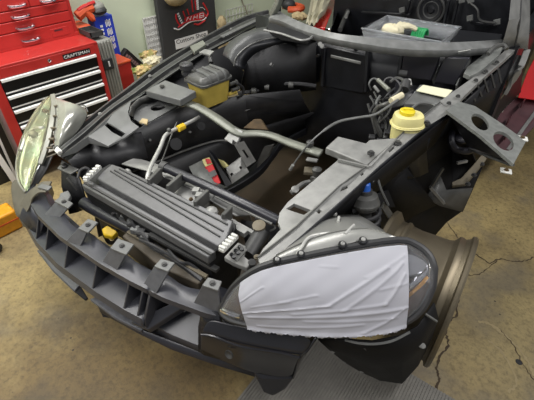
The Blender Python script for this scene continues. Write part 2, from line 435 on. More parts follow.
part(MB().prism([svy(404, 52, 1.56), svy(440, 57, 1.56), svy(431, 81, 1.56), svy(400, 77, 1.56)], (0, .02, 0)), 'firewall_panel', PLASTIC, firewall, bevel=.006)
part(MB().prism([svy(445, 57, 1.54), svy(470, 58, 1.54), svy(455, 86, 1.54), svy(434, 82, 1.54)], (0, .02, 0)), 'firewall_panel', PLASTIC, firewall, bevel=.006)
# driver's footwell panels
part(MB().grid([S((396, 80, .74), (420, 75, .76), (446, 77, .78), (470, 84, .78)), S((392, 108, .66), (412, 104, .70), (436, 108, .72), (452, 106, .74))]), 'footwell_shelf', PLASTIC, solid=.01)
for a, b in [((445, 54, .9), (433, 83, .78)), ((472, 54, .93), (456, 89, .82))]:
    part(MB().bar(sv(*a), sv(*b), .006, .05, (0, 1, 0)), 'footwell_rib', PANEL, firewall)
# tunnel / floor of the tub, dark
part(MB().grid([S((300, 88, .5), (330, 86, .5), (372, 82, .5), (402, 80, .55)), S((298, 120, .34), (335, 104, .34), (372, 92, .34), (398, 88, .4)),
                S((297, 139, .22), (338, 117, .22), (384, 95, .22), (404, 86, .3))]), 'tunnel_floor', SOOT, solid=.01)
# passenger inner wall
top = S((70, 160, .62), (88, 143, .64), (112, 142, .66), (140, 128, .67), (178, 108, .69), (215, 100, .68), (245, 95, .66), (300, 90, .68))
mid = S((90, 190, .47), (112, 180, .47), (130, 173, .47), (155, 163, .47), (190, 149, .46), (218, 141, .45), (250, 130, .44), (310, 112, .44))
inner = part(MB().grid([top, [a.lerp(b, .5) + Vector((-.01, 0, 0)) for a, b in zip(top, mid)], mid]), 'inner_fender_wall', WALLBLK, solid=.008, angle=3)
for px, py, z, r in [(176, 144, .56, .030), (201, 126, .6, .022), (140, 132, .62, .030), (128, 144, .56, .008), (118, 146, .58, .008), (150, 140, .6, .006), (190, 132, .58, .006), (134, 153, .54, .007), (212, 118, .62, .007)]:
    p = sv(px, py, z); a = Vector((.75, -.35, .45)).normalized()
    part(MB().cyl(p - a * .01, p + a * .006, r, 16), 'access_hole' if r > .02 else 'rivet', SOOT if r > .02 else STEELD, inner)
# passenger lower rail
lo = S((100, 245, .22), (150, 220, .22), (190, 211, .22), (226, 194, .22), (258, 172, .22), (274, 154, .24), (288, 140, .26), (340, 112, .28))
railp = part(MB().grid([mid, [a.lerp(b, .10) + Vector((.008, -.005, .0)) for a, b in zip(mid, lo)], [a.lerp(b, .85) for a, b in zip(mid, lo)]]), 'frame_rail', WALLBLK, solid=.01)
part(MB().tube([p + Vector((.012, -.012, .012)) for p in mid[:6]] + S((236, 143, .45), (244, 150, .42)), .006, 6), 'rail_lip', STEELD, railp)
part(MB().sweep(S((140, 215, .2), (190, 204, .2), (224, 191, .2), (255, 172, .21), (270, 154, .23), (284, 140, .26), (338, 112, .28)), .07, .05), 'rail_flange', BLACK, railp, bevel=.006)
# engine mount
em = part(MB().plate(S((226, 168, .38), (241, 157, .42), (249, 172, .36), (232, 184, .32)), [S((230, 174, .36), (232, 172.5, .365), (233.5, 174, .36), (232, 177, .355)), S((239, 167, .39), (241, 166, .395), (242.5, 168, .385), (241, 170, .38))], Vector((-.02, .015, -.015))), 'engine_mount', STEEL)
part(MB().prism(S((209, 151, .46), (216, 156, .45), (232, 184, .32), (226, 187, .31)), (-.012, .01, 0)), 'mount_fin', BLACK, em)
part(MB().prism(S((216, 158, .40), (224, 161, .40), (229, 166, .38), (224, 168, .37)), (-.02, .03, -.03)), 'foam_pad', CREAM, em, bevel=.004)
part(MB().grid([S((189, 167, .44), (203, 160, .46)), S((194, 177, .42), (208, 171, .44)), S((200, 187, .40), (214, 182, .41)), S((212, 192, .37), (228, 187, .37))]), 'mount_gusset', BRKT, em, solid=.006)
vb = part(MB().plate(S((234, 144, .52), (244, 141, .54), (256, 161, .42), (247, 167, .40)), [S((242, 150, .49), (244, 149, .495), (249, 157, .45), (247, 158, .445))], (-.012, .012, -.012)), 'slotted_bracket', STEEL)
part(MB().prism(S((258, 160, .40), (257, 168, .36), (268, 157, .42), (273, 145, .50), (264, 147, .49)), (-.01, .03, -.01)), 'gusset_plate', STEELD, vb)
# plates behind the brace: rusty piece
part(MB().prism(S((243, 128, .60), (254, 119, .62), (261, 119, .62), (268, 130, .58)), (-.02, .04, -.03)), 'rusty_tab', RUST, vb, bevel=.003)
# dark box and long channel behind the brace
part(MB().grid([S((248, 112, .55), (270, 104, .56), (300, 96, .58)), S((252, 118, .50), (276, 110, .52), (302, 103, .53)), S((262, 122, .44), (290, 118, .44), (310, 112, .44))]), 'floor_channel', BLACK, solid=.01)
part(MB().tube(S((240, 112, .56), (252, 108, .57), (276, 100, .58), (300, 93, .6)), .008, 6), 'fuel_line', STEELD)
part(MB().tube(S((238, 93, .62), (255, 91, .62), (266, 87, .63), (280, 84, .65), (300, 84, .66), (316, 86, .66)), .012, 8), 'heater_hose', RUBBER)
for px, py, z in [(254, 91, .63), (267, 87, .64), (291, 85, .67)]:
    p = sv(px, py, z); part(MB().cyl(p - Vector((.012, .006, 0)), p + Vector((.012, .006, 0)), .018, 12), 'hose_clamp', STEELD)

# ---- passenger upper rail and panels
so = [(54, 148), (80, 125), (105, 105), (130, 86), (156, 66), (185, 48), (215, 31), (245, 16), (268, 10)]
si = [(63, 156), (88, 137), (113, 114), (139, 97), (167, 77), (197, 57), (225, 42), (253, 27), (275, 20)]
sz = [.68, .70, .72, .735, .75, .765, .78, .79, .80]
rows = []
for t, dz in [(0, -.045), (0, 0), (.12, .004), (.16, -.022), (.34, -.024), (.40, .002), (.62, .002), (.68, -.022), (.84, -.022), (.88, .0), (1, 0), (1.0, -.010)]:
    rows.append(catmull([sv(a[0] + (b[0] - a[0]) * t, a[1] + (b[1] - a[1]) * t, z) + UP * dz for a, b, z in zip(so, si, sz)], 3))
ur = part(MB().grid(rows), 'fender_rail', RAILDK, solid=.003)
for ri in (1, 5, 6, 10):
    part(MB().tube([p + UP * .001 for p in rows[ri]], .0022, 5, 1), 'rail_edge', BRKT, ur)
part(MB().prism(S((54, 150, .70), (57, 146, .70), (62, 150, .70), (60, 156, .69)), (0, 0, -.008)), 'white_clip', WHITEPL, ur, bevel=.002)
for px, py, z in [(100, 114, .74), (60, 153, .70), (150, 76, .755), (231, 29, .79), (207, 45, .775)]:
    part(MB().bolt(sv(px, py, z), UP, .006), 'rail_bolt', STEEL, ur)
part(MB().bar(sv(222, 37, .80), sv(262, 18, .82), .035, .012), 'hinge_strip', PANEL, ur, bevel=.003)
part(MB().prism(S((190, 46, .79), (203, 40, .79), (206, 44, .79), (194, 52, .79)), (0, 0, -.02)), 'dusty_pad', OLIVE, ur, bevel=.003)
part(MB().plate(S((61, 156, .69), (75, 146, .708), (88, 136.5, .718), (113, 113.5, .722), (131, 101, .735), (128, 112, .722), (131, 121, .71), (139, 127, .70), (124, 138, .69), (108, 146, .68), (89, 142, .695), (76, 151, .688)),
                [S((104.5, 125, .71), (107.5, 122.5, .712), (116, 127.5, .707), (125.5, 133.5, .70), (121.5, 137, .695), (112, 132, .70))], (0, 0, -.008)), 'fender_panel', PANEL)
part(MB().prism(S((105, 125, .66), (108, 123, .66), (127, 135, .655), (123, 138, .65)), (0, 0, -.01)), 'slot_back', SOOT)
blk = part(MB().grid([S((68, 161, .66), (89, 143, .66), (108, 147, .66), (124, 139, .66), (140, 128, .66)), S((78, 172, .58), (92, 166, .58), (112, 168, .58), (128, 162, .58), (148, 158, .58))]), 'side_baffle', WALLBLK, solid=.008, angle=3)
trm = part(MB().plate(S((133, 111, .69), (139, 104, .70), (152, 100, .70), (169, 99, .70), (177, 106, .69), (151, 121, .68), (143, 124, .68), (134, 119, .68)),
                      [S(*[(158 + 7.5 * math.cos(a), 107.5 + 3.2 * math.sin(a) - 1.2 * math.cos(a), .69) for a in [k * math.pi / 7 for k in range(14)]])], (0, 0, -.01)), 'tower_tray', PANEL)
part(MB().grid([S((129, 115, .725), (131, 106, .735), (138, 99, .74), (150, 94, .745), (166, 90, .75)), S((133, 117, .69), (135, 110, .695), (142, 104, .70), (154, 100, .70), (170, 98, .70))]), 'tower_rim', STEELD, solid=.005)
part(MB().prism(S((139, 122, .685), (142, 118, .69), (148, 119, .69), (147, 124, .68)), (0, 0, -.01)), 'rust_tab', TAN, trm, bevel=.002)
mp = part(MB().plate(S((145.5, 90.5, .77), (165, 80, .785), (196, 91, .79), (180, 100, .775)), [], (0, 0, -.035)), 'mount_plate', PANEL, bevel=.004)
part(MB().bolt(sv(162, 86, .787), UP, .008), 'plate_bolt', STEELD, mp)
part(MB().prism(S((130, 100, .73), (146, 91, .745), (180, 101, .74), (168, 100, .70), (152, 100, .70)), (0, 0, -.02)), 'plate_skirt', BLACK, mp)

part(MB().grid([S((62, 158, .61), (86, 139, .64), (112, 114, .67), (138, 97, .69), (168, 77, .71), (200, 57, .72)), S((80, 166, .58), (100, 152, .60), (128, 138, .62), (150, 124, .63), (182, 106, .65), (214, 98, .65))]), 'fender_apron', SOOT, solid=.006, angle=3)
# ---- cross brace
br = part(MB().grid([catmull(S((177, 95, .745), (200, 104, .735), (221, 116, .72), (240, 129, .70), (258, 130, .70), (272, 132, .705), (292, 139.5, .715), (323, 149.5, .745)), 3),
                     catmull(S((175, 100, .744), (198, 109, .734), (217, 121.5, .719), (237, 134, .699), (256, 134.5, .699), (270, 136.5, .704), (289, 144.5, .714), (318, 154.5, .744)), 3)]), 'cross_brace', OLIVE, solid=.014, off=-1, angle=20)
part(MB().prism(S((224, 139, .66), (233, 127, .705), (243, 131, .705), (237, 143, .66), (233, 140, .67), (232, 144, .655), (229, 142, .66), (227, 141, .66)), (0, .01, -.012)), 'brace_fork', STEEL, br, bevel=.002)
part(MB().bar(sv(173, 100, .745), sv(181, 96, .75), .03, .014), 'brace_foot', STEEL, br, bevel=.002)
p = sv(310, 144, .745); part(MB().lathe(p - UP * .02, UP, [(0, .012), (.02, .016), (.03, .016), (.035, .010)], 10), 'cable_clip', DARKGREY, br)
part(MB().tube(S((290, 170, .62), (298, 158, .68), (309, 144, .76), (322, 132, .79), (338, 122, .80), (356, 118, .80), (374, 115, .82), (386, 108, .85), (398, 100, .86)), [.0035] * 3 + [.006] * 5, 7), 'release_cable', PANEL)
part(MB().cyl(sv(290, 170, .62), sv(293, 165, .65), .007, 8), 'cable_end', STEEL)

# ---- driver's upper rail
def slot(pts): return S(*pts)
oe = [(262, 268, .69), (300, 236.5, .715), (345, 197, .75), (380, 165, .775), (420, 131, .81), (452, 111, .84)]
ie = [(258, 258, .69), (297, 227, .72), (340, 186.5, .755), (366, 167.5, .772), (385, 150, .79), (408, 129, .815), (440, 103, .845)]
dr = part(MB().plate(S(*oe) + S(*ie[::-1]), [slot([(340, 191.5, .75), (342, 187.5, .75), (347, 185.5, .75), (348, 188, .75), (344, 190, .75)]),
                                             slot([(360, 174.5, .765), (362.5, 172.5, .765), (364, 174, .765), (361.5, 176, .765)]),
                                             slot([(316, 211.5, .735), (319, 209, .735), (322, 211, .735), (319, 214, .735)]),
                                             slot([(388, 151, .79), (393, 146.5, .79), (394.5, 148, .79), (389.5, 152.5, .79)])], (0, 0, -.012)), 'fender_rail', STEEL)
part(MB().tube([p + UP * .004 for p in S(*ie)], .0035, 5, 1), 'rail_seam', STEELD, dr)
part(MB().grid([S(*oe), [p + Vector((.004, .0, -.03)) for p in S(*oe)]]), 'rail_flange', BLACK, dr, solid=.004)
part(MB().grid([S((262, 268, .68), (380, 169.5, .765), (452, 113, .83)), [p + Vector((-.03, 0, -.16)) for p in S((262, 268, .69), (380, 169, .775), (452, 112.5, .84))]]), 'rail_web', LINER, dr, solid=.006)
for px, py, z in [(371, 153, .80), (398, 143, .80), (427, 123, .83)]:
    part(MB().bolt(sv(px, py, z), UP, .009, .008), 'rail_bolt', DARKGREY, dr)
lp = part(MB().plate(S((338, 160, .755), (370, 166, .77), (340, 188, .75), (297, 228, .715), (258, 258, .685), (263, 249, .69), (281, 229, .70), (278, 222, .70), (279.5, 213, .705), (288, 202, .71)),
                     [S((286, 209, .708), (294, 203.5, .712), (311, 210, .715), (304, 215, .71))], (0, 0, -.014)), 'rail_front_plate', STEEL)
part(MB().bar(sv(338, 160, .762), sv(369, 167.5, .776), .008, .010), 'folded_edge', STEEL, lp)
up_ = part(MB().plate(S((325.5, 147.5, .765), (338, 136, .78), (366, 143, .79), (369, 140, .795), (398, 138, .81), (371, 166, .78)), [], (0, 0, -.03)), 'upper_mount_plate', STEEL, bevel=.004)
# rear part of driver's rail up to the cowl
rr = part(MB().prism(S((440, 101, .845), (454, 91, .87), (478, 74, .90), (500, 55, .93), (512, 44, .95), (516, 49, .945), (504, 60, .925), (482, 79, .895), (464, 96, .868), (452, 112.5, .84)), (0, 0, -.02)), 'fender_rail_rear', STEEL)
for px, py, z in [(449, 103, .86), (476, 80, .90), (486, 71, .915), (497, 62, .93), (458, 96, .875)]:
    part(MB().bolt(sv(px, py, z), UP, .006, .006), 'rail_bolt', DARKGREY, rr)
part(MB().prism(S((464, 73, .90), (467, 67, .91), (492, 48, .95), (503, 47, .96), (500, 54, .95), (480, 71, .92), (470, 76, .90)), (0, 0, -.02)), 'hinge_plate', BRKT, bevel=.002, angle=15)
hp = part(MB().tube(S((488, 54, .97), (495, 47, .99), (503, 45, .99), (507, 49, .98)), .010, 8), 'hinge_arm', STEELD)
# mesh-like brace under the rail
mb = MB()
for i in range(7):
    a = sv(456 + i * 7, 100 - i * 5.2, .85 + i * .01); b = sv(462 + i * 6.5, 110 - i * 4.5, .78 + i * .01)
    mb.bar(a, b, .008, .008)
part(mb, 'lattice_brace', DARKGREY)
part(MB().grid([S((452, 113, .82), (480, 88, .86), (514, 56, .90)), S((470, 118, .68), (492, 96, .72), (522, 66, .78)), S((466, 140, .45), (495, 118, .5), (520, 92, .55))]), 'fender_side', SOOT, solid=.01)
# triangular corner bracket with two round holes
zt = lambda px: .86 - (px - 455) / 60 * .05
tp = [(446, 110), (459, 101.5), (475, 106), (501, 123), (526, 141), (513.5, 164), (480, 135)]
def ell(cx, cy, rx, ry, rot, n=18):
    out = []
    for k in range(n):
        a = 2 * math.pi * k / n; x = rx * math.cos(a); y = ry * math.sin(a); c, s_ = math.cos(rot), math.sin(rot)
        q = (cx + x * c - y * s_, cy + x * s_ + y * c); out.append(sv(*q, zt(q[0])))
    return out
tb = part(MB().plate([sv(x, y, zt(x)) for x, y in tp], [ell(480, 122, 10.5, 6.2, .75), ell(503.5, 141, 12, 7.6, .72)], (0, 0, -.012)), 'corner_bracket', BRKT)
part(MB().prism([sv(447, 111, .848), sv(480, 135.5, .83), sv(513.5, 164, .80), sv(498, 158, .72), sv(468, 146, .66)], (-.006, .004, 0)), 'bracket_web', BLACK, tb)
part(MB().bar(sv(470, 149, .64), sv(512, 165, .77), .02, .008), 'bracket_flange', STEELD, tb)
for px, py, z in [(522, 138.5, .80), (506, 171, .72)]:
    p = sv(px, py, z)
    c = part(MB().obox(p, (.020, .004, 0), (-.004, .016, 0), (0, 0, .004)), 'nut_plate', WHITEPL, tb, bevel=.003)
    part(MB().bolt(p + UP * .004, UP, .006, .006), 'nut', RUST, c)
# ---- strut tower side: dark cavities and the horn-like bracket under the bracket
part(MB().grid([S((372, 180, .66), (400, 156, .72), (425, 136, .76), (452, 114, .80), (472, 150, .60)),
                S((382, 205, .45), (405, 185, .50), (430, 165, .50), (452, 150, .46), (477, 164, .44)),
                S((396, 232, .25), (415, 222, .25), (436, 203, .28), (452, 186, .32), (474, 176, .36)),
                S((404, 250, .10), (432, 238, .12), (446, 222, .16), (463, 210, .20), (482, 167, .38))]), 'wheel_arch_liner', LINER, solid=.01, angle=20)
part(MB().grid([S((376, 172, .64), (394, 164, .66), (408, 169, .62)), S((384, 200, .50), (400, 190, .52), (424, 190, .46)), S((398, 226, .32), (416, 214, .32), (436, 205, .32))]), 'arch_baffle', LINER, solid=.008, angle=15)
part(MB().grid([S((392, 158, .72), (404, 147, .74), (430, 138, .76)), S((400, 168, .62), (416, 160, .64), (426, 152, .66)), S((404, 180, .56), (420, 176, .56), (428, 172, .56))]), 'arch_gloss_panel', BLACK, solid=.006)
hb = part(MB().tube(S((452, 132, .68), (451, 141, .66), (456, 149, .63), (468, 151, .63), (478, 146, .66)), .016, 8), 'bent_bracket', PLASTIC)
for px, py in [(465, 131), (470, 141), (475, 139)]:
    p = sv(px, py, .69); part(MB().bolt(p, (.2, -.4, .8), .008, .008), 'stud', STEEL, hb)
part(MB().ball(sv(461, 139, .66), .035, .03, .02, 12, 8), 'dome', PLASTIC, hb)
part(MB().grid([S((440, 176, .46), (432, 186, .42), (426, 198, .38)), S((446, 190, .40), (438, 197, .37), (440, 206, .33)), S((472, 188, .38), (468, 197, .33), (462, 212, .26))]), 'rocker_front', STEELD, solid=.01)
part(MB().sweep(S((430, 187, .43), (438, 196, .38), (444, 203, .34)), .02, .012), 'rocker_lip', STEEL)
part(MB().bar(sv(432, 186, .45), sv(443, 168, .55), .012, .01), 'rocker_strut', STEELD)
rk = part(MB().prism(S((452, 186, .40), (466, 184, .40), (478, 170, .44), (487, 158, .48), (482, 154, .48), (472, 166, .46), (461, 178, .43), (452, 182, .42)), (0, .01, -.02)), 'door_hinge_plate', BEAM, bevel=.004)
for px, py in [(468, 184), (474, 175), (482, 164)]:
    part(MB().bolt(sv(px, py, .46), UP, .008, .008), 'hinge_bolt', DARKGREY, rk)
part(MB().bar(sv(457, 163, .5), sv(467, 161, .5), .012, .012), 'hinge_pin', STEEL, rk)

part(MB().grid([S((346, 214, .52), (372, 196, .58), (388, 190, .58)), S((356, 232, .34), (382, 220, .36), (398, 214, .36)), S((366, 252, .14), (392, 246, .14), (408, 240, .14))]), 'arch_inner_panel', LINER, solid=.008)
# ---- suspension strut
sp0 = sv(366, 190, .70); sp1 = sp0 + Vector((.07, -.03, -.42))
st = part(MB().cyl(sp0, sp1, .024, 14), 'suspension_strut', DARKGREY)
ax = (sp1 - sp0).normalized()
part(MB().lathe(sp0 + ax * .015, ax, [(0, .03), (.008, .044), (.03, .05), (.036, .054), (.045, .054), (.05, .045), (.06, .045)], 20), 'top_mount', STEELD, st)
part(MB().lathe(sp0 - ax * .03, ax, [(0, .012), (.005, .016), (.03, .017), (.045, .02)], 12), 'blue_cap', BLUEPL, st)
_, u_, w_ = frame_of(ax); hel = []
for i in range(6 * 14 + 1):
    a = 2 * math.pi * i / 14; hel.append(sp0 + ax * (.07 + .034 * i / 14) + (u_ * math.cos(a) + w_ * math.sin(a)) * .054)
part(MB().tube(hel, .0085, 7, 1), 'coil_spring', RUBBER, st)
part(MB().cyl(sp1 - ax * .1, sp1, .034, 14), 'damper_body', BLACK, st)
part(MB().tube(S((372, 182, .72), (376, 176, .72), (381, 190, .66), (388, 205, .58)), .006, 6), 'brake_hose', PANEL, st)
part(MB().bar(sv(383, 205, .58), sv(394, 222, .45), .03, .008, (1, 0, 0)), 'strut_arm', STEELD, st)

# ---- wheel rim on the hub, tyre removed
a = R(4); axw = Vector((math.cos(a), math.sin(a), 0)); wc = Vector((1.058, .668, .388))
prof = [(0, .212), (0, .250), (-.006, .254), (-.014, .252), (-.018, .240), (-.03, .232), (-.04, .236), (-.048, .236), (-.054, .224), (-.062, .214), (-.075, .210), (-.16, .208), (-.19, .212), (-.20, .222), (-.206, .222), (-.212, .216), (-.226, .218), (-.238, .236), (-.246, .248), (-.258, .248), (-.262, .240), (-.262, .212), (-.20, .196), (-.08, .194), (-.02, .200), (0, .212)]
prof = [(t * 1.15, r) for t, r in prof]
rim = part(MB().lathe(wc, axw, prof, 64, cap=False), 'wheel_rim', BRONZE, angle=28)
for k in range(5):
    t = 2 * math.pi * k / 5 + .3; d = Vector((-math.sin(a) * math.cos(t), math.cos(a) * math.cos(t), math.sin(t)))
    part(MB().bar(wc - axw * .05, wc - axw * .03 + d * .205, .05, .03, axw), 'spoke', BRONZE, rim, bevel=.006)
part(MB().lathe(wc - axw * .09, axw, [(0, .07), (.05, .07), (.06, .05), (.06, .03)], 24), 'hub', BRONZE, rim)
part(MB().lathe(wc - axw * .19, axw, [(0, .165), (.025, .165)], 40), 'brake_disc', STEELD)

# ---- radiator pack
def rb(y0, y1): pass
rad = part(MB().prism(S((83, 185, .63), (99, 170, .64), (110, 164, .645), (120, 167, .645), (236, 224, .645), (232, 238, .64), (208, 257, .63)), (0, .02, -.24)), 'radiator_core', SOOT)
def bar4(name, pts, h, m, par, bev=.004): return part(MB().prism(S(*pts), (0, 0, -h)), name, m, par, bevel=bev)
bar4('top_tank', [(97, 178.5, .66), (103, 171, .665), (112, 164, .67), (121, 167, .67), (233, 221, .67), (226, 240, .66), (218, 246, .655)], .03, ALU, rad)
for t in (.3, .52, .8):
    a = sv(103, 171, .667).lerp(sv(121, 167, .672), t); b = sv(218, 246, .657).lerp(sv(233, 221, .672), t)
    part(MB().bar(a.lerp(b, .02), a.lerp(b, .98), .0045, .005), 'tank_ridge', DARKGREY, rad)
bar4('condenser_top', [(81.5, 184.5, .635), (88, 179, .64), (216, 251, .64), (208, 257.5, .63)], .035, ALU, rad)
part(MB().bar(sv(84.5, 182.5, .641), sv(212, 254.5, .639), .008, .008), 'condenser_ridge', DARKGREY, rad)
bar4('gap_fin', [(90, 181, .625), (96, 178, .63), (219, 246.5, .63), (214, 252, .625)], .02, BLACK, rad, 0)
def clip(px0, py0, px1, py1, z, w):
    a = sv(px0, py0, z); b = sv(px1, py1, z); d = (b - a); s_ = Vector((d.y, -d.x, 0)).normalized()
    c = part(MB().bar(a, b, w, .012), 'tank_clip', WHITEPL, rad, bevel=.002)
    for i in range(5):
        q = a.lerp(b, (i + .5) / 5) + UP * .008
        part(MB().obox(q, s_ * w * .55, d * .06, (0, 0, .006)), 'clip_tooth', WHITEPL, rad, bevel=.002)
clip(85, 181, 100, 167, .675, .018); clip(221, 251, 236, 236, .675, .022)
for i in range(6):
    a = math.pi * 2 * i / 6; p = sv(83 + 5 * math.cos(a), 174 + 4 * math.sin(a), .67)
lw = part(MB().tube(S((78, 178, .66), (80, 171, .68), (85, 168, .69), (89, 170, .68), (86, 176, .67)), .006, 7), 'wire_loop', RUBBER)
# connector block beside the right clip
cb = part(MB().prism(S((224, 257, .64), (238, 242, .645), (246, 246, .645), (244, 256, .64), (252, 262, .63), (247, 268, .62), (233, 262, .625)), (0, 0, -.02)), 'connector_bracket', STEEL, bevel=.003)
for i in range(3):
    for j in range(2):
        q = sv(231.5 + i * 4 + j * 2.4, 254.5 - i * 3.8 + j * 2.4, .652)
        part(MB().cyl(q - UP * .004, q + UP * .003, .0065, 8), 'socket', BLACK, cb)
part(MB().prism(S((231, 257, .65), (242, 246, .65), (247, 250, .65), (237, 261, .645)), (0, 0, -.004)), 'socket_plate', STEELD, cb)
# shroud behind the radiator
sh = part(MB().grid([S((122, 164, .63), (152, 172, .63), (190, 188, .63), (236, 216, .63)), S((135, 158, .58), (168, 168, .58), (205, 186, .58), (250, 215, .57)), S((140, 165, .5), (172, 176, .48), (208, 194, .48), (252, 224, .48))]), 'fan_shroud', STEEL, solid=.006)
for x0, y0, x1, y1 in [(149, 185, 161, 173), (168, 191, 184, 177), (195, 207, 208, 195), (223, 220, 231, 212)]:
    part(MB().bar(sv(x0, y0, .665), sv(x1, y1, .655), .016, .05), 'shroud_rib', STEELD, sh, bevel=.003)
part(MB().lathe(sv(190, 197, .60), (0, 0, 1), [(0, .10), (.02, .10), (.025, .085)], 24), 'fan_ring', STEEL, sh)
for px, py in [(149, 179), (191, 199), (146, 181)]:
    part(MB().bolt(sv(px, py, .655), UP, .005, .006), 'shroud_bolt', RUST, sh)
part(MB().ball(sv(128, 172, .655), .018, .012, .014, 10, 6), 'lug', STEEL, sh)
part(MB().ball(sv(212, 211, .66), .026, .02, .016, 10, 6), 'lug', STEEL, sh)
fsh = part(MB().bar(sv(228, 224, .62), sv(246, 234, .62), .02, .02), 'shroud_pin', STEEL, sh)
for px, py in [(196, 191), (199, 196)]:
    part(MB().obox(sv(px, py, .66), (.012, .006, 0), (-.006, .012, 0), (0, 0, .01)), 'shroud_tab', STEEL, sh, bevel=.002)
# black support tube
tb_ = part(MB().tube(S((164, 167, .665), (200, 183, .665), (240, 202, .665), (279, 221, .66)), .019, 14), 'support_tube', PLASTIC)
part(MB().cyl(sv(162, 166, .665), sv(167, 168, .665), .023, 14), 'tube_collar', DARKGREY, tb_)
part(MB().bar(sv(216, 197, .655), sv(272, 224, .655), .006, .006), 'pinch_seam', STEEL, tb_)
# horn and latch to the right of the radiator
hn = part(MB().cyl(sv(262, 233, .62), sv(248, 256, .60), .030, 18), 'horn', DARKGREY)
part(MB().lathe(sv(259, 226, .65), (0, -.2, 1), [(-.02, .02), (0, .024), (.006, .024), (.01, .012)], 14), 'horn_cap', BEAM, hn)
part(MB().cyl(sv(252, 262, .63), sv(251, 267, .60), .013, 12), 'horn_plug', DARKGREY, hn)
br2 = part(MB().prism(S((253, 268, .60), (266, 255, .62), (276, 249, .63), (286, 245, .64), (280, 256, .64), (262, 266, .62), (257, 273, .60)), (0, 0, -.02)), 'latch_bracket', STEEL, bevel=.004)
part(MB().bolt(sv(257, 257, .635), UP, .007, .006), 'latch_bolt', BEAM, br2)
part(MB().tube(S((266, 222, .62), (272, 222, .63), (275, 228, .62), (270, 231, .62)), .004, 6), 'latch_spring', STEEL, br2)
part(MB().bar(sv(222, 216, .62), sv(258, 236, .62), .014, .014), 'latch_rod', STEEL)
part(MB().grid([S((240, 220, .57), (280, 228, .57)), S((246, 246, .55), (270, 250, .56))]), 'latch_back', SOOT, solid=.01)
part(MB().tube(S((266, 218, .63), (262, 213, .63), (256, 220, .63)), .006, 6), 'latch_hook', STEELD)

# motor mounts / silver bottle-like bits on driver's lower rail
sensor = part(MB().lathe(sv(317, 169, .60), (0, 0, -1), [(-.006, .012), (0, .022), (.03, .022), (.034, .027), (.06, .027), (.064, .016), (.1, .01)], 16), 'pressure_valve', STEELD)
part(MB().obox(sv(312, 160, .62), (.024, .008, 0), (-.004, .012, 0), (0, 0, .004)), 'valve_lever', STEEL, sensor, bevel=.002)
part(MB().obox(sv(309, 171, .58), (.02, .01, 0), (-.01, .02, 0), (0, 0, .008)), 'valve_foot', BEAM, sensor, bevel=.002)
arm = part(MB().tube(S((310, 182, .50), (303, 184, .50), (296, 189, .50), (291, 193, .49)), .012, 8), 'link_arm', STEEL)
part(MB().lathe(sv(295, 190, .51), (.3, -.3, 1), [(0, .018), (.008, .018), (.012, .008)], 12), 'link_joint', STEEL, arm)
part(MB().grid([S((300, 200, .45), (330, 172, .5), (350, 168, .55)), S((285, 212, .34), (312, 180, .36), (345, 168, .4))]), 'inner_rail_driver', SOOT, solid=.01)

# ---- coolant lines
al = part(MB().tube(S((147, 183, .64), (148, 175, .66), (152, 164, .66), (160, 148, .66), (165, 136, .67), (172, 131, .67), (182, 126, .67), (192, 121, .67), (199, 117, .67)), .009, 10), 'aluminium_pipe', PIPE)
part(MB().cyl(sv(178, 129, .672), sv(184, 126, .672), .016, 10), 'yellow_clip', YELLOW, al)
p = sv(169, 130, .685); part(MB().ball(p, .011, .011, .011, 10, 8), 'valve_cap', STEELD, al)
part(MB().tube(S((161, 163, .6), (166, 150, .62), (172, 134, .64), (177, 122, .66)), .0035, 6), 'thin_rod', STEELD)

# ---- coolant tank
tk_c = sv(209, 80, .80)
def rrect(c, ux, uy, a, b, r, n=4):
    pts = []
    for sx, sy, a0 in [(1, 1, 0), (-1, 1, 90), (-1, -1, 180), (1, -1, 270)]:
        for k in range(n + 1):
            t = R(a0 + 90 * k / n); pts.append(c + ux * (sx * (a - r) + r * math.cos(t)) + uy * (sy * (b - r) + r * math.sin(t)))
    return pts
# axes measured from the top outline
ux = (sv(232, 77, .80) - sv(203, 88, .80)); uy = (sv(186, 79, .80) - sv(203, 88, .80)); uy = (uy - ux.normalized() * uy.dot(ux.normalized())); La = ux.length / 2; Lb = .075
ux.normalize(); uy.normalize()
c0 = sv(203, 88, .80) + ux * La + uy * Lb
tank = part(MB().grid([rrect(c0 + UP * dz, ux, uy, La + d, Lb + d, .03) for dz, d in [(-.125, -.03), (-.12, -.012), (-.06, -.006), (0, 0)]], True).poly(rrect(c0 - UP * .125, ux, uy, La - .03, Lb - .03, .03)), 'coolant_tank', YELLOWTANK, bevel=0, angle=50)
tkt = part(MB().grid([rrect(c0 + UP * dz, ux, uy, La + d, Lb + d, .03) for dz, d in [(-.004, .0), (-.004, .009), (.006, .009), (.008, .002), (.022, .0), (.034, -.008), (.040, -.022)]], True).poly(rrect(c0 + UP * .040, ux, uy, La - .022, Lb - .022, .012)), 'tank_lid', STEELD, tank, angle=50)
for k in (-.45, .05, .55):
    q = c0 + ux * La * k
    part(MB().tube([q - uy * (Lb + .002) + UP * .0, q - uy * (Lb - .004) + UP * .03, q - uy * (Lb - .03) + UP * .043, q + uy * (Lb - .03) + UP * .043], .007, 6), 'lid_rib', PANEL, tank)
p = sv(187, 72, .835); part(MB().lathe(p - UP * .01, UP, [(0, .028), (.012, .028), (.014, .022), (.026, .022), (.028, .034), (.05, .034), (.054, .030), (.056, .022), (.052, .012)], 20), 'filler_cap', RUBBER, tank)
for (px, py, z) in [(235, 92, .71), (236, 82, .76), (238, 88, .73)]:
    q = sv(px, py, z); part(MB().cyl(q - ux * .045, q, .009, 10).lathe(q - ux * .004, ux, [(0, .012), (.008, .012), (.012, .008)], 10), 'outlet', YELLOWTANK if py > 90 else STEELD, tank)
part(MB().tube([sv(237, 83, .76), sv(243, 88, .72), sv(242, 95, .68), sv(236, 97, .66)], .008, 7), 'overflow_hose', RUBBER, tank)
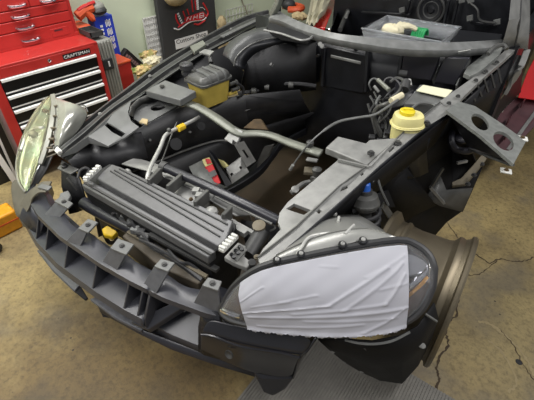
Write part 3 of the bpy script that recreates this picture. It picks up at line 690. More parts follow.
part(MB().prism(S((199, 52, .80), (205, 49, .81), (214, 51, .81), (210, 55, .80)), (0, 0, -.008)), 'tank_tab', STEEL)
part(MB().cyl(sv(210, 55, .79), sv(211, 63, .76), .014, 10), 'tank_stud', DARKGREY)
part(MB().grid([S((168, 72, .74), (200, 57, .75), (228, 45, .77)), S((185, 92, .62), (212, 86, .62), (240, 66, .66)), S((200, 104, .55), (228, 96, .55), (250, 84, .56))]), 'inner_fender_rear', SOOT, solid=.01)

# ---- heater box dome
bk = S((223, 55, .83), (226, 47, .86), (233, 40, .89), (245, 33, .92), (262, 28, .93), (285, 27.5, .94), (314, 34, .94))
fr = S((234, 66, .79), (236, 58, .83), (242, 51, .86), (252, 44, .89), (268, 39, .90), (290, 37, .91), (316, 39, .92))
dome = part(MB().grid([catmull(bk, 4), [x.lerp(y, .55) + UP * .012 for x, y in zip(catmull(bk, 4), catmull(fr, 4))], catmull(fr, 4)]), 'heater_box', HEATER, solid=.008)
part(MB().tube(fr, .005, 7), 'heater_lip', STEELD, dome)
fi = S((244, 70, .77), (247, 62, .80), (253, 55, .83), (262, 50, .85), (276, 45, .87), (294, 42, .88), (316, 42, .9))
part(MB().grid([catmull(fr, 4), catmull(fi, 4)]), 'heater_edge', BLACK, dome, solid=.005)
part(MB().grid([fi, S((240, 92, .6), (250, 94, .6), (258, 94, .6), (268, 94, .6), (280, 94, .6), (298, 92, .6), (316, 90, .6))]), 'heater_face', SOOT, dome, solid=.006, angle=6)
for px, py, z in [(271, 64, .77), (279, 57, .8), (302, 58, .78)]:
    part(MB().bolt(sv(px, py, z), (.2, -.8, .5), .010, .012), 'heater_stud', STEELD, dome)
part(MB().prism(S((266, 27, .945), (270, 22, .95), (286, 27, .95), (312, 36, .95), (309, 39, .94), (282, 35, .94)), (0, 0, -.03)), 'vent_recess', SOOT, bevel=.004)
part(MB().tube(S((264, 30, .95), (282, 34, .95), (300, 40, .945), (309, 39, .95), (313, 36, .955)), .006, 6), 'vent_lip', STEEL)

# ---- cowl, screen frame, pillars
ce = S((269, 18, .94), (281, 21, .95), (300, 29.5, .96), (330, 38, .975), (360, 43.5, .98), (400, 49, .98), (440, 50.5, .98), (475, 49, .97), (505, 45.5, .96))
cf = S((276, 9, .95), (287, 16, .965), (304, 24, .98), (332, 33, .995), (362, 37, 1.0), (402, 41, 1.0), (440, 43, 1.0), (474, 42, .99), (502, 40, .98))
cw = part(MB().grid([[p + DN * .03 for p in catmull(ce, 4)], catmull(ce, 4), catmull(cf, 4), [p + DN * .03 for p in catmull(cf, 4)]]), 'windscreen_frame', FRAMEGREY, solid=.006)
for px, py in [(387, 46), (320, 39), (322, 41)]:
    part(MB().bolt(sv(px, py + 5, .94), (.2, -.9, .3), .007, .006), 'cowl_bolt', STEEL, cw)
for a, b in [((427, 51), (437, 51)), ((458, 52), (470, 50))]:
    part(MB().prism(S((*a, .975), (*b, .975), (b[0], b[1] + 3, .95), (a[0], a[1] + 3, .95)), (0, .01, 0)), 'cowl_tab', WHITEPL, cw)
pa = [sv(501, 48, .95), sv(505, 36, 1.02), sv(509, 20, 1.10), sv(511, 0, 1.17), sv(512, -14, 1.22)]
pb = [sv(527, 49, .93), sv(528, 36, 1.0), sv(529, 20, 1.07), sv(529, 0, 1.14), sv(529, -14, 1.19)]
ap = part(MB().grid([[x + Vector((0, .05, -.02)) for x in pa], pa, [x.lerp(y, .45) + Vector((0, -.01, .01)) for x, y in zip(pa, pb)], [x.lerp(y, .55) + Vector((0, .005, .0)) for x, y in zip(pa, pb)], pb, [x + Vector((0, .06, -.02)) for x in pb]]), 'screen_pillar', STEEL, solid=.005)
part(MB().tube([x.lerp(y, .5) + Vector((0, -.008, .008)) for x, y in zip(pa, pb)], .006, 6), 'pillar_seal', DARKGREY, ap)
pp = part(MB().sweep([sv(272, 15, .94), sv(277, 6, 1.0), sv(281, -6, 1.07), sv(284, -16, 1.13)], .04, .03), 'screen_pillar', OLIVE, bevel=.004)
part(MB().tube(S((279, 12, .95), (280, 4, 1.0), (285, -4, 1.05), (288, -12, 1.1)), .012, 8), 'pillar_seal', RUBBER, pp)

# ---- cockpit
part(MB().box((-.72, 1.72, .36), (.78, 3.2, .40)), 'cabin_floor', SOOT)
bkh = part(MB().grid([[Vector((x, 3.05 + .1 * (z > .9) * (z - .9), z)) for x in (-.78, -.3, .3, .84)] for z in (.36, .7, 1.0, 1.45)]), 'rear_bulkhead', BLACK, solid=.02)
part(MB().box((-.80, 1.78, .36), (-.76, 3.1, .62)), 'sill_wall', BLACK)
part(MB().box((.80, 1.85, .36), (.86, 3.1, .95)), 'cabin_side', BLACK)
part(MB().box((-.16, 1.7, .40), (.16, 3.0, .62)), 'centre_tunnel', BLACK, bevel=.03)
q = svy(431, 10, 3.0); part(MB().tube(circ(q, (1, 0, 0), (0, 0, 1), .10, 20), .012, 8, 1, True).tube(circ(q, (1, 0, 0), (0, 0, 1), .06, 20), .008, 6, 1, True), 'speaker_ring', DARKGREY, bkh)
part(MB().lathe(q, (0, -1, 0), [(0, .09), (.01, .085), (.0, .03), (.012, .02)], 20), 'speaker_cone', BLACK, bkh)
for a, b in [((410, 0), (405, 18)), ((449, 0), (444, 24)), ((458, 0), (452, 26)), ((362, 12), (410, 15)), ((470, 22), (498, 26))]:
    part(MB().bar(svy(*a, 2.98), svy(*b, 2.98), .03, .02), 'bulkhead_rib', BLACK, bkh, bevel=.004)
part(MB().tube([svy(466, 0, 2.95), svy(477, 9, 2.9), svy(480, 20, 2.9), svy(496, 23, 2.9)], .008, 6), 'cabin_wire', DARKGREY, bkh)
for px, py in [(470, 18), (497, 22), (462, 0), (471, 0), (402, 10)]:
    qq = svy(px, py, 2.93); part(MB().obox(qq, (.02, 0, .008), (0, .01, 0), (-.006, 0, .018)), 'wire_clip', PANEL, bkh, bevel=.003)
part(MB().prism(S((352, 40, .922), (386, 22, .922), (503, 34, .922), (500, 42, .922)), (0, 0, -.05)), 'dash_support', BLACK, bevel=.006)
# passenger sill strips seen through the screen opening
part(MB().prism(S((313, 26, .66), (330, -2, .66), (337, -2, .66), (325, 28, .66)), (0, 0, -.03)), 'red_sill', REDPAINT, bevel=.004)
part(MB().prism(S((325, 28, .66), (337, -2, .66), (341, 4, .66), (331, 29, .66)), (0, 0, -.03)), 'sill_trim', CHROME, bevel=.004)
part(MB().tube(S((340, 30, .62), (345, 18, .66), (349, 8, .68), (352, -2, .7)), .020, 8), 'belt_tube', DARKGREY)
part(MB().cyl(sv(346, 17, .69), sv(348, 12, .70), .014, 8), 'belt_buckle', STEEL)

# ---- door and rocker on the driver's side
dz_ = S((517, 98, .50), (527, 71, .62), (543, 41, .75), (590, 40, .76), (590, 108, .50))
door = part(MB().prism(dz_, (.02, .02, 0)), 'door', REDPAINT, bevel=.006)
sl = part(MB().prism(S((504, 96, .48), (517, 98, .48), (558, 103, .48), (503, 160, .22), (486, 146, .25)), (-.05, 0, 0)), 'rocker_panel', MAROON, bevel=.004)
for px, py in [(523, 103), (509, 120), (507, 135)]:
    qq = sv(px, py, .52 - (py - 98) * .0048); part(MB().obox(qq, (.004, 0, 0), (0, .05, -.008), (0, .004, .022)), 'sill_emboss', MAROON, sl, bevel=.004)
part(MB().bar(sv(540, 106, .46), sv(508, 150, .26), .02, .012), 'sill_strip', STEEL, sl)
part(MB().bar(sv(505, 93, .52), sv(489, 126, .40), .02, .02), 'jamb_strip', BEAM, sl, bevel=.003)
for px, py in [(503, 109), (514, 83), (521, 67)]:
    qq = sv(px, py, .60 - (py - 83) * .0045); part(MB().obox(qq, (.006, 0, 0), (0, .03, 0), (0, 0, .012)), 'jamb_clip', WHITEPL, sl, bevel=.003)
part(MB().sweep([sv(527, 50, .92), sv(521, 66, .86), sv(513, 80, .78), sv(505, 94, .70)], .03, .02), 'jamb_edge', STEEL, bevel=.003)
part(MB().sweep([sv(512, 74, .80), sv(507, 86, .72), sv(497, 100, .64), sv(487, 108, .58)], .03, .012), 'fender_edge', BEAM, bevel=.003)
part(MB().prism(S((506, 62, .86), (514, 53, .90), (525, 55, .89), (519, 72, .82), (509, 74, .82)), (0, .02, -.05)), 'hinge_pocket', DARKGREY, bevel=.01)

# ---- brake reservoir, booster, fuse box, harness
bc = sv(409, 131, .80)
xx = (sv(428, 118, .86) - sv(391, 118, .86)); xx.z = 0; xx.normalize(); yy = Vector((-xx.y, xx.x, 0))
def oval(c, a, b, n=24, p=2.6):
    return [c + xx * a * math.copysign(abs(math.cos(t)) ** (2 / p), math.cos(t)) + yy * b * math.copysign(abs(math.sin(t)) ** (2 / p), math.sin(t)) for t in [2 * math.pi * k / n for k in range(n)]]
b2 = sv(407, 124, .825)
secs = [(-.075, .046, .038), (-.07, .054, .045), (-.006, .058, .048), (-.004, .064, .053), (.006, .065, .054), (.009, .061, .050), (.03, .060, .049), (.042, .056, .045), (.046, .046, .036)]
rs = part(MB().grid([oval(b2 + UP * z, a_, b_) for z, a_, b_ in secs], True).poly(oval(b2 + UP * .046, .046, .036)).poly(oval(b2 - UP * .075, .046, .038)), 'brake_reservoir', CREAM, angle=40)
cp = b2 + UP * .045 + xx * -.010
part(MB().lathe(cp, UP, [(0, .026), (.002, .030), (.014, .030), (.016, .027), (.018, .02), (.019, .0)], 20), 'reservoir_cap', YELLOWCAP, rs)
part(MB().bar(cp + xx * -.02 + UP * .02, cp + xx * .02 + UP * .02, .012, .008), 'cap_grip', YELLOWCAP, rs, bevel=.002)
part(MB().tube(oval(b2 + UP * .001, .065, .054), .003, 5, 1, True), 'seam', CREAM, rs)
part(MB().lathe(sv(428, 112, .76), (0, -.7, .7), [(-.04, .09), (0, .11), (.02, .11), (.03, .095), (.04, .06)], 28), 'brake_booster', BLACK)
part(MB().tube(S((412, 108, .83), (420, 103, .84), (432, 104, .84), (440, 110, .83)), .006, 6), 'booster_ring', PANEL)
fb = part(MB().prism(S((404, 103, .83), (414, 92, .84), (420, 84, .85), (456, 91, .85), (446, 100, .84), (436, 104, .83)), (0, 0, -.06)), 'fuse_box', PANEL, bevel=.006)
part(MB().prism(S((416.5, 90.5, .853), (423, 84.8, .857), (452.5, 90.2, .857), (446, 97.2, .853)), (0, 0, -.003)), 'label_sticker', LABEL, fb)
part(MB().cyl(sv(404, 90, .84), sv(406, 82, .86), .022, 14), 'relay', DARKGREY)
part(MB().cyl(sv(399, 73, .84), sv(407, 74, .84), .016, 12), 'relay', DARKGREY)
part(MB().cyl(sv(408, 80, .86), sv(409, 86, .84), .014, 10), 'white_plug', WHITEPL)
hr = part(MB().tube(S((398, 100, .84), (386, 104, .83), (377, 108, .80), (374, 116, .76), (377, 128, .70), (381, 136, .66)), .010, 8), 'wiring_harness', STEELD)
wires = [((371, 90, .80), (369, 84, .83), (372, 79, .85), (376, 79, .85), (380, 82, .85)), ((383, 84, .84), (386, 79, .86), (392, 78, .87), (399, 83, .86), (402, 92, .84)),
         ((390, 82, .86), (396, 78, .87), (403, 80, .87), (406, 88, .85)), ((372, 100, .78), (380, 100, .80), (388, 98, .82), (396, 96, .84)),
         ((376, 112, .78), (383, 118, .74), (386, 126, .70), (384, 138, .66)), ((383, 107, .8), (386, 116, .76), (390, 124, .72), (386, 138, .66)),
         ((374, 92, .8), (378, 100, .79), (386, 108, .78)), ((370, 96, .80), (374, 104, .78), (370, 112, .76), (376, 122, .70)), ((380, 96, .82), (376, 104, .80), (382, 112, .76), (378, 124, .70), (382, 134, .66)),
         ((395, 88, .85), (388, 94, .84), (383, 102, .80), (388, 112, .76)), ((402, 84, .86), (398, 92, .85), (390, 98, .83)), ((368, 104, .76), (372, 118, .72), (376, 134, .66)),
         ((392, 104, .83), (388, 114, .78), (380, 122, .72)), ((386, 88, .84), (390, 96, .83), (388, 104, .80))]
for i, wp in enumerate(wires):
    part(MB().tube(S(*wp), .0045 + .001 * (i % 3), 6), 'wire', [PANEL, RUBBER, STEELD, DARKGREY][i % 4], hr)
part(MB().cyl(sv(378, 80, .86), sv(389, 90, .85), .010, 10), 'silver_plug', OLIVE, hr)
part(MB().cyl(sv(391, 101, .85), sv(402, 95, .86), .014, 10), 'silver_plug', GLOVE, hr)
part(MB().cyl(sv(374, 86, .84), sv(379, 92, .82), .007, 8), 'plug_pin', STEEL, hr)
for px, py, z in [(372, 138, .64), (384, 128, .68), (380, 142, .64), (388, 133, .68)]:
    part(MB().obox(sv(px, py, z), (.014, .006, 0), (-.005, .012, .004), (0, -.003, .012)), 'connector', [RUBBER, STEELD][px % 2], hr, bevel=.003)

# ---- bumper carrier (black grille core)
top_c = [(x, y) for x, y in ((-.86, .26), (-.76, .12), (-.65, .028), (-.48, -.012), (-.29, -.030), (-.04, -.024), (.115, -.011), (.27, .010), (.42, .047), (.52, .085))]
def yt(x):
    for (x0, y0), (x1, y1) in zip(top_c, top_c[1:]):
        if x <= x1: t = (x - x0) / (x1 - x0); return y0 + (y1 - y0) * t
    return top_c[-1][1]
def prof_rows(xs, prof): return [[Vector((x, yt(x) + dy, z)) for x in xs] for dy, z in prof]
xs1 = [-.70 + i * .03 for i in range(31)]
bxs = [sv(px, py, .58).x for px, py in ((40, 186), (63, 202), (88, 225), (122, 246), (164, 265), (212, 283))]
def lift(x): return max(math.exp(-((x - b) / .06) ** 2) for b in bxs)
def carrier_rows(xs, prof): return [[Vector((x, yt(x) + .052 + .012 * lift(x), .521 + .008 * lift(x))) for x in xs]] + prof_rows(xs, prof[1:])
xs1 = [-.70 + i * .015 for i in range(61)]
bump = part(MB().grid(carrier_rows(xs1, [(.085, .545), (.0, .497), (-.003, .478), (.09, .462), (.088, .405), (-.05, .380), (-.058, .355), (-.05, .345)])), 'bumper_carrier', CARRIER, solid=.006)
xs2 = [.20 + i * .03 for i in range(10)]
xs2 = [.20 + i * .015 for i in range(19)]
duct = part(MB().grid(carrier_rows(xs2, [(.085, .545), (.0, .497), (-.003, .478), (.14, .46), (.14, .37), (-.01, .292), (-.02, .27)])), 'bumper_duct', CARRIER, bump, solid=.006)
for x in (-.60, -.50, -.405, -.25, -.07, .10, .165):
    y = yt(x); part(MB().prism([Vector((x, y - .002, .48)), Vector((x, y + .09, .462)), Vector((x, y + .088, .405)), Vector((x, y - .05, .381))], (.008, 0, 0)), 'web', CARRIER, bump, bevel=.002)
x = .205; y = yt(x)
part(MB().prism([Vector((x, y - .002, .48)), Vector((x, y + .14, .462)), Vector((x, y + .14, .37)), Vector((x, y - .01, .295)), Vector((x, y - .055, .34)), Vector((x, y - .05, .381))], (-.01, 0, 0)), 'web', CARRIER, bump, bevel=.002)
part(MB().prism(S((130, 322, .335), (148, 330, .33), (190, 303, .42), (178, 300, .43)), (0, .01, -.03)), 'duct_side', CARRIER, bump, bevel=.004)
def bracket(face, tab, zf, zt_, bolt):
    f = [sv(px, py, z) for (px, py), z in zip(face, zf)]
    b = part(MB().prism(f, (-.004, .012, -.004)), 'bracket', STRAP, bump, bevel=.002)
    t = [sv(px, py, zt_) for px, py in tab]
    part(MB().prism(t, (0, 0, -.008)), 'bracket_tab', PANEL, bump, bevel=.002)
    c = sum(t, Vector()) / len(t)
    part(MB().bolt(c + UP * .003, UP, .006, .005), 'bracket_bolt', DARKGREY, bump)
bracket([(43, 216), (58, 199), (70, 206), (56, 222)], [(54, 201), (61, 196), (73, 203), (68, 208)], (.50, .575, .575, .50), .58, 1)
bracket([(66, 241), (79, 227), (87, 232), (80, 247)], [(78, 228), (88, 218.5), (98, 222), (88, 232.5)], (.50, .57, .57, .50), .575, 1)
bracket([(102, 262), (111, 247), (126, 254), (117, 271)], [(110, 248), (118, 238), (134, 244), (126, 254.5)], (.50, .575, .575, .50), .58, 1)
bracket([(143, 284), (155, 265), (169, 271), (156, 294)], [(154, 266), (161, 258.5), (175, 262.5), (168, 271.5)], (.50, .585, .585, .50), .59, 1)
bracket([(193, 304), (203, 284), (218, 289), (222, 318)], [(202, 285), (208, 277), (222, 281), (218, 290.5)], (.50, .60, .60, .49), .605, 1)
part(MB().sweep([sv(24, 208, .47), sv(31, 196, .52), sv(40, 188, .565), sv(49, 187, .575)], .06, .008, (.2, -.2, 1)), 'bracket', DUSTYGREY, bump, bevel=.002)
part(MB().prism(S((37, 187, .58), (42, 183.5, .585), (52, 186, .585), (48, 190, .58)), (0, 0, -.008)), 'bracket_tab', PANEL, bump, bevel=.002)
# passenger end of the fascia
part(MB().grid([S((10, 181, .50), (18, 177, .52), (27, 186, .52)), S((11, 196, .46), (20, 196, .47), (28, 198, .48)), S((14, 210, .42), (20, 212, .43), (27, 208, .46)), S((17, 218, .39), (21, 219, .40), (26, 214, .44))]), 'fascia_end', DUSTYGREY, bump, solid=.01, sub=1)
part(MB().grid([S((22, 210, .46), (28, 200, .50), (36, 206, .49)), S((20, 218, .42), (30, 214, .44), (44, 224, .45)), S((24, 226, .38), (30, 229, .38), (40, 236, .38))]), 'end_scoop', CARRIER, bump, solid=.008)
# lower lip pieces
part(MB().prism(S((36.5, 250, .285), (42, 249, .29), (60, 267, .285), (81, 284, .28), (74, 291, .27), (52, 270, .275)), (0, .0, -.016)), 'lower_lip', LIP, bump, bevel=.004)
part(MB().prism(S((74, 291, .265), (80, 285, .27), (88, 298, .24), (85, 300, .235)), (0, 0, -.01)), 'lip_tail', BLACK, bump, bevel=.003)
part(MB().prism(S((89.5, 299, .285), (97, 296, .29), (120, 311, .285), (149, 323, .28), (141, 331, .275), (115, 318, .28)), (0, 0, -.016)), 'lower_lip', LIP, bump, bevel=.004)
part(MB().grid([S((97, 302, .26), (140, 329, .27), (175, 342, .27), (215, 356, .27), (255, 369, .27)), S((101, 312, .225), (139, 333, .24), (172, 349, .235), (215, 364, .235), (255, 376, .235)), [p + Vector((0, .06, .0)) for p in S((101, 312, .22), (139, 333, .235), (172, 349, .23), (215, 364, .23), (255, 376, .23))]]), 'air_dam', PLASTIC, bump, solid=.006)
part(MB().grid([[Vector((x, yt(x) + d, z)) for x in xs1] for d, z in ((-.045, .345), (.06, .29))]), 'under_panel', SOOT, bump, solid=.006)
part(MB().prism(S((98, 306, .24), (106, 310, .24), (110, 318, .20), (103, 317, .20)), (0, .02, 0)), 'lip_stay', BLACK, bump)
# driver's fascia corner
A0 = S((208, 318, .49), (222, 322, .495), (245, 327, .50), (290, 333, .525), (316, 338, .545))
A1 = S((202, 330, .455), (215, 330.5, .46), (242, 338, .465), (284, 345, .485), (309, 349, .50))
A2 = S((201, 335, .44), (214, 337, .445), (240, 346.5, .45), (280, 353, .465), (300, 358, .475))
A3 = S((200, 345, .33), (213, 350, .325), (240, 360, .32), (276, 367, .33), (298, 368, .35))
A4 = S((200, 352, .28), (213, 357, .27), (236, 367, .265), (262, 376, .26), (293, 379, .27))
fas = part(MB().grid([A0, A1, A2, A3, A4]), 'fascia_corner', FASCIA, solid=.006, sub=2, angle=60)
part(MB().tube([p + UP * .002 for p in A2], .004, 6), 'ridge', FASCIA, fas)
p = sv(229, 354.5, .385); part(MB().lathe(p, (.1, -.95, .3), [(-.002, .016), (.003, .015), (.0, .008), (-.004, .002)], 16), 'fog_dimple', DARKGREY, fas)
part(MB().grid([S((203, 306, .50), (210, 309, .50), (219, 312, .51)), S((199, 325, .42), (205, 326, .42), (222, 326, .47)), S((199, 350, .28), (205, 354, .28), (220, 358, .28))]), 'fascia_pillar', FASCIA, fas, solid=.012)
part(MB().prism(S((252, 372, .262), (262, 376, .26), (293, 379, .27), (285, 390, .20), (273, 397, .16), (263, 393, .17)), (.0, .03, .01)), 'fascia_foot', FASCIA, fas, bevel=.008)
part(MB().grid([S((316, 338, .545), (309, 349, .50), (300, 358, .475), (293, 379, .27)), [p + Vector((-.02, .10, 0)) for p in S((316, 338, .545), (309, 349, .50), (300, 358, .475), (293, 379, .27))]]), 'fascia_return', FASCIA, fas, solid=.006)
# beams behind the carrier
bm_ = part(MB().prism(S((122, 236, .52), (128, 231, .53), (208, 276, .53), (198, 284, .52), (162, 268, .52)), (0, 0, -.10)), 'crash_beam', BEAMD, bevel=.004)
part(MB().bar(sv(128, 232, .54), sv(207, 277, .54), .014, .01), 'beam_edge', BEAM, bm_)
ct = part(MB().tube(S((84, 203, .50), (100, 212, .50), (131, 228, .50), (150, 238, .50)), .028, 12), 'cross_tube', PLASTIC)
part(MB().prism(S((93, 203, .53), (97, 200, .53), (106, 206, .53), (101, 209, .53)), (0, 0, -.006)), 'tube_label', PANEL, ct)
part(MB().tube(S((100, 216, .42), (103, 226, .38), (105, 236, .33), (110, 243, .30), (116, 240, .32), (113, 230, .36)), .009, 8), 'hook_rod', DARKGREY, ct)
part(MB().prism(S((101.5, 229, .45), (107, 225, .465), (115, 230, .465), (118, 232, .455), (112, 236.5, .445), (103.5, 234.5, .44)), (0, 0, -.022)), 'yellow_connector', YELLOW, ct, bevel=.004)
part(MB().tube(S((116, 231, .45), (122, 226, .48), (128, 222, .52)), .010, 8), 'connector_lead', RUBBER, ct)
hh = part(MB().tube(S((122, 212, .55), (130, 218, .55), (136, 228, .54), (146, 240, .53), (160, 250, .53), (185, 266, .53), (203, 280, .52)), .014, 9), 'lower_hose', RUBBER)
for i in range(7):
    px, py = 121 + i * 4 + random.uniform(-2, 2), 211 + i * 4.2 + random.uniform(-3, 3)
    part(MB().obox(sv(px, py, .56), (.016, .006, 0), (-.005, .012, .003), (0, 0, .012)), 'hose_clip', [DARKGREY, PANEL, RUBBER][i % 3], hh, bevel=.003)
for wp in [((112, 214, .55), (120, 212, .57), (128, 220, .56), (132, 230, .55)), ((120, 218, .56), (127, 224, .58), (136, 226, .57), (146, 236, .55)), ((126, 214, .57), (132, 222, .58), (139, 236, .55), (150, 246, .54)),
           ((134, 232, .56), (144, 236, .57), (152, 248, .55), (166, 254, .54)), ((140, 240, .56), (150, 244, .57), (164, 252, .56), (186, 266, .54)), ((168, 250, .56), (180, 262, .56), (190, 264, .55), (206, 276, .53))]:
    part(MB().tube(S(*wp), .006, 6), 'harness_wire', RUBBER, hh)
part(MB().bar(sv(150, 234, .57), sv(218, 270, .57), .02, .012), 'lower_bar', DARKGREY)
part(MB().grid([S((84, 188, .6), (140, 218, .6), (206, 258, .6)), S((90, 200, .5), (142, 232, .5), (212, 278, .5))]), 'condenser_face', SOOT, rad, solid=.008)
part(MB().grid([S((62, 160, .62), (72, 166, .6), (80, 180, .58)), S((62, 186, .5), (74, 192, .5), (86, 200, .5)), S((70, 214, .4), (78, 212, .4), (88, 208, .42))]), 'lamp_mount_panel', SOOT, solid=.008)
lm = part(MB().plate(S((57, 168, .61), (63, 162, .62), (79, 169, .62), (70, 174, .61)), [], (0, 0, -.008)), 'lamp_mount_plate', STEELD, bevel=.002)
part(MB().lathe(sv(64.5, 167, .615), UP, [(0, .013), (.01, .013), (.012, .009), (.022, .009)], 12), 'lamp_mount_stud', DARKGREY, lm)
part(MB().bar(sv(67, 178, .6), sv(77, 190, .54), .006, .006), 'lamp_mount_rod', STEELD, lm)
part(MB().prism(S((60, 193, .575), (68, 190, .58), (71, 195, .575), (66, 203, .57), (57, 203, .57)), (0, 0, -.02)), 'mount_lug', PANEL, bump, bevel=.004)

# ---- driver's headlight
TOPL = [(221, 309, .525), (228, 295, .575), (239, 281, .635), (262, 266.5, .70), (300, 257, .735), (350, 247, .77), (398, 240, .80), (417, 245, .80), (429, 255, .79), (434.5, 268, .77)]
BOTL = [(221, 310, .522), (224, 315, .515), (234, 321, .52), (258, 326, .535), (295, 329.5, .56), (335, 331.5, .58), (382, 328.5, .605), (409, 320, .635), (424, 306, .68), (433, 286, .73)]
Tp = catmull(S(*TOPL), 3); Bp = catmull(S(*BOTL), 3)
nrm = Vector((.45, -.65, .60)).normalized()
def lens_pt(i, t, off=0.0):
    k = min(len(Tp) - 1, i); e = math.sin(math.pi * min(1, max(0, i / (len(Tp) - 1)))) ** .5
    return Tp[k].lerp(Bp[k], t) + nrm * (math.sin(math.pi * t) * .03 * e + off)
hl = part(MB().grid([[lens_pt(i, t / 8) for i in range(len(Tp))] for t in range(9)]), 'headlight', LENS, solid=.003, off=-1)
ring = Tp + Bp[::-1]
part(MB().tube(ring, .0105, 8, 1, True), 'lamp_gasket', RUBBER, hl)
# reflector pan behind the lens
part(MB().grid([[Tp[i] for i in range(len(Tp))]] + [[lens_pt(i, t / 6) - nrm * (.035 + .02 * math.sin(math.pi * t / 6)) for i in range(len(Tp))] for t in range(7)] + [[Bp[i] for i in range(len(Tp))]]), 'reflector_pan', BROWNR, hl)
n_ = len(Tp)
part(MB().grid([[lens_pt(i, t) - nrm * .018 for i in range(n_ - 11, n_ - 2)] for t in (.10, .2, .32, .44)]), 'chrome_bowl', CHROME, hl, solid=.003)
part(MB().tube([lens_pt(n_ - 10, .85) - nrm * .012, lens_pt(n_ - 6, .55) - nrm * .012, lens_pt(n_ - 4, .42) - nrm * .014], .005, 8), 'amber_strip', AMBER, hl)
part(MB().tube([lens_pt(n_ - 10, .72) - nrm * .012, lens_pt(n_ - 6, .42) - nrm * .012, lens_pt(n_ - 4, .30) - nrm * .014], .008, 8), 'chrome_strip', CHROME, hl)
part(MB().tube([lens_pt(1, .7) - nrm * .008, lens_pt(4, .8) - nrm * .008, lens_pt(7, .85) - nrm * .006], .010, 8), 'chrome_strip', CHROME, hl)
# silver housing behind
H0 = catmull(S((258, 268, .70), (278, 261, .715), (303, 254, .735), (343, 245, .77), (365, 240, .785), (402, 238, .80)), 3)
H1 = catmull(S((276, 256, .70), (294, 247, .715), (318, 237, .735), (343, 231, .76), (368, 229, .77), (392, 236, .79)), 3)
H2 = catmull(S((287, 247, .69), (305, 233, .70), (322, 222, .715), (342, 219, .73), (362, 223, .74), (386, 234, .77)), 3)
H3 = catmull(S((292, 240, .64), (308, 228, .65), (328, 217, .66), (345, 215, .66), (362, 217, .67), (384, 231, .71)), 3)
hsg = part(MB().grid([H0, H1, [p + UP * .004 for p in H1], H2, H3]), 'lamp_housing', SILVER, hl, solid=.003, angle=20)
part(MB().tube(S((297, 255, .735), (302, 246, .74), (310, 237, .735), (330, 233, .745), (352, 231, .755)), .005, 6), 'housing_rib', ALUB, hl)
part(MB().tube(S((345, 234, .765), (350, 229, .765), (354, 225, .76)), .005, 6), 'housing_rib', ALUB, hl)
part(MB().tube(S((338, 222, .74), (339, 217, .735)), .005, 6, 1), 'housing_rib', ALUB, hl)
part(MB().ball(sv(333, 213.5, .70), .016, .012, .012, 10, 6), 'adjuster_knob', STEEL, hl)
for px, py, z in [(277, 260, .73), (301, 254, .748), (342.5, 244.5, .783), (363, 240.3, .795)]:
    p = sv(px, py, z)
    bb = part(MB().lathe(p, (.2, -.3, .9), [(-.012, .0125), (0, .0125), (.003, .010)], 14), 'bolt_boot', BLACK, hl)
    part(MB().lathe(p + UP * .002, (.2, -.3, .9), [(0, .0065), (.006, .0065), (.008, .003)], 10), 'bolt_head', STEEL, hl)

# ---- passenger headlight
Lo = catmull(S((51, 95, .775), (45, 102, .76), (37, 112, .735), (30, 123, .70), (23, 137, .655), (18.5, 152, .61), (16.5, 167, .57), (19, 182, .53), (26, 192, .50)), 3)
Li = catmull(S((52, 96, .77), (51.5, 103, .76), (50.5, 112, .745), (49, 123, .72), (46, 138, .68), (42.5, 152, .635), (38, 166, .585), (32, 180, .54), (27.5, 191.5, .505)), 3)
nl = Vector((-.5, -.6, .55)).normalized()
def pl(i, t): return Lo[i].lerp(Li[i], t) + nl * .035 * math.sin(math.pi * t) * math.sin(math.pi * i / (len(Lo) - 1)) ** .6
ph = part(MB().grid([[pl(i, t / 8) for i in range(len(Lo))] for t in range(9)]), 'headlight', LENSYEL, solid=.003)
Lc = [Vector(p) for p in Lo]
part(MB().grid([[Lo[i].lerp(Li[i], t / 6) - Vector((0, -.3, .5)).normalized() * (.05 * math.sin(math.pi * t / 6) * math.sin(math.pi * i / (len(Lo) - 1))) for i in range(len(Lo))] for t in range(7)]), 'reflector_pan', LAMPBOWL, ph, solid=.002)
part(MB().tube([p.lerp(q, .04) + nl * .003 for p, q in zip(Lo[4:], Li[4:])], .006, 7, 1), 'lens_rim', LAMPGREY, ph)
part(MB().tube(S((21, 150, .645), (27, 135, .68), (35, 128, .70), (43, 128, .71)), .007, 7), 'inner_trim', WHITEPL, ph)
part(MB().ball(sv(33, 134, .68), .03, .02, .016, 12, 8), 'lamp_bulb_cover', SILVER, ph)
part(MB().ball(sv(45, 111, .74), .02, .012, .01, 10, 6), 'marker_reflector', BROWNR, ph)
fl_ = part(MB().sweep(S((53, 95, .775), (54, 103, .765), (53.5, 112, .75), (52, 123, .725), (49, 138, .685), (45, 152, .64), (40.5, 164, .60)), .022, .014, (.3, -.3, .9)), 'lamp_flange', LAMPGREY, ph, bevel=.002)
for px, py in [(57, 106), (56, 116), (54, 128), (52, 139), (50, 148)]:
    z = .755 - (py - 106) * .0022
    part(MB().obox(sv(px, py, z + .012), (.008, .004, 0), (-.004, .010, -.004), (0, 0, .005)), 'flange_clip', BEAM, ph, bevel=.002)
G0 = catmull(S((53, 96, .77), (54.5, 105, .76), (55, 115, .74), (54, 127, .71), (53, 140, .68), (55, 151, .66)), 3)
G1 = catmull(S((63, 100, .80), (65, 108, .795), (65, 118, .78), (62, 130, .75), (60, 140, .715), (59, 149, .68)), 3)
G2 = catmull(S((76, 104, .785), (78, 110, .775), (76, 119, .76), (70, 130, .73), (65, 139, .70), (61, 147, .67)), 3)
G3 = catmull(S((86, 108, .74), (88, 114, .73), (86, 121, .715), (78, 132, .70), (70, 140, .685), (62, 148, .665)), 3)
part(MB().grid([G0, G1, G2, G3]), 'lamp_housing', CLEARSIL, ph, solid=.004, sub=1, angle=60)
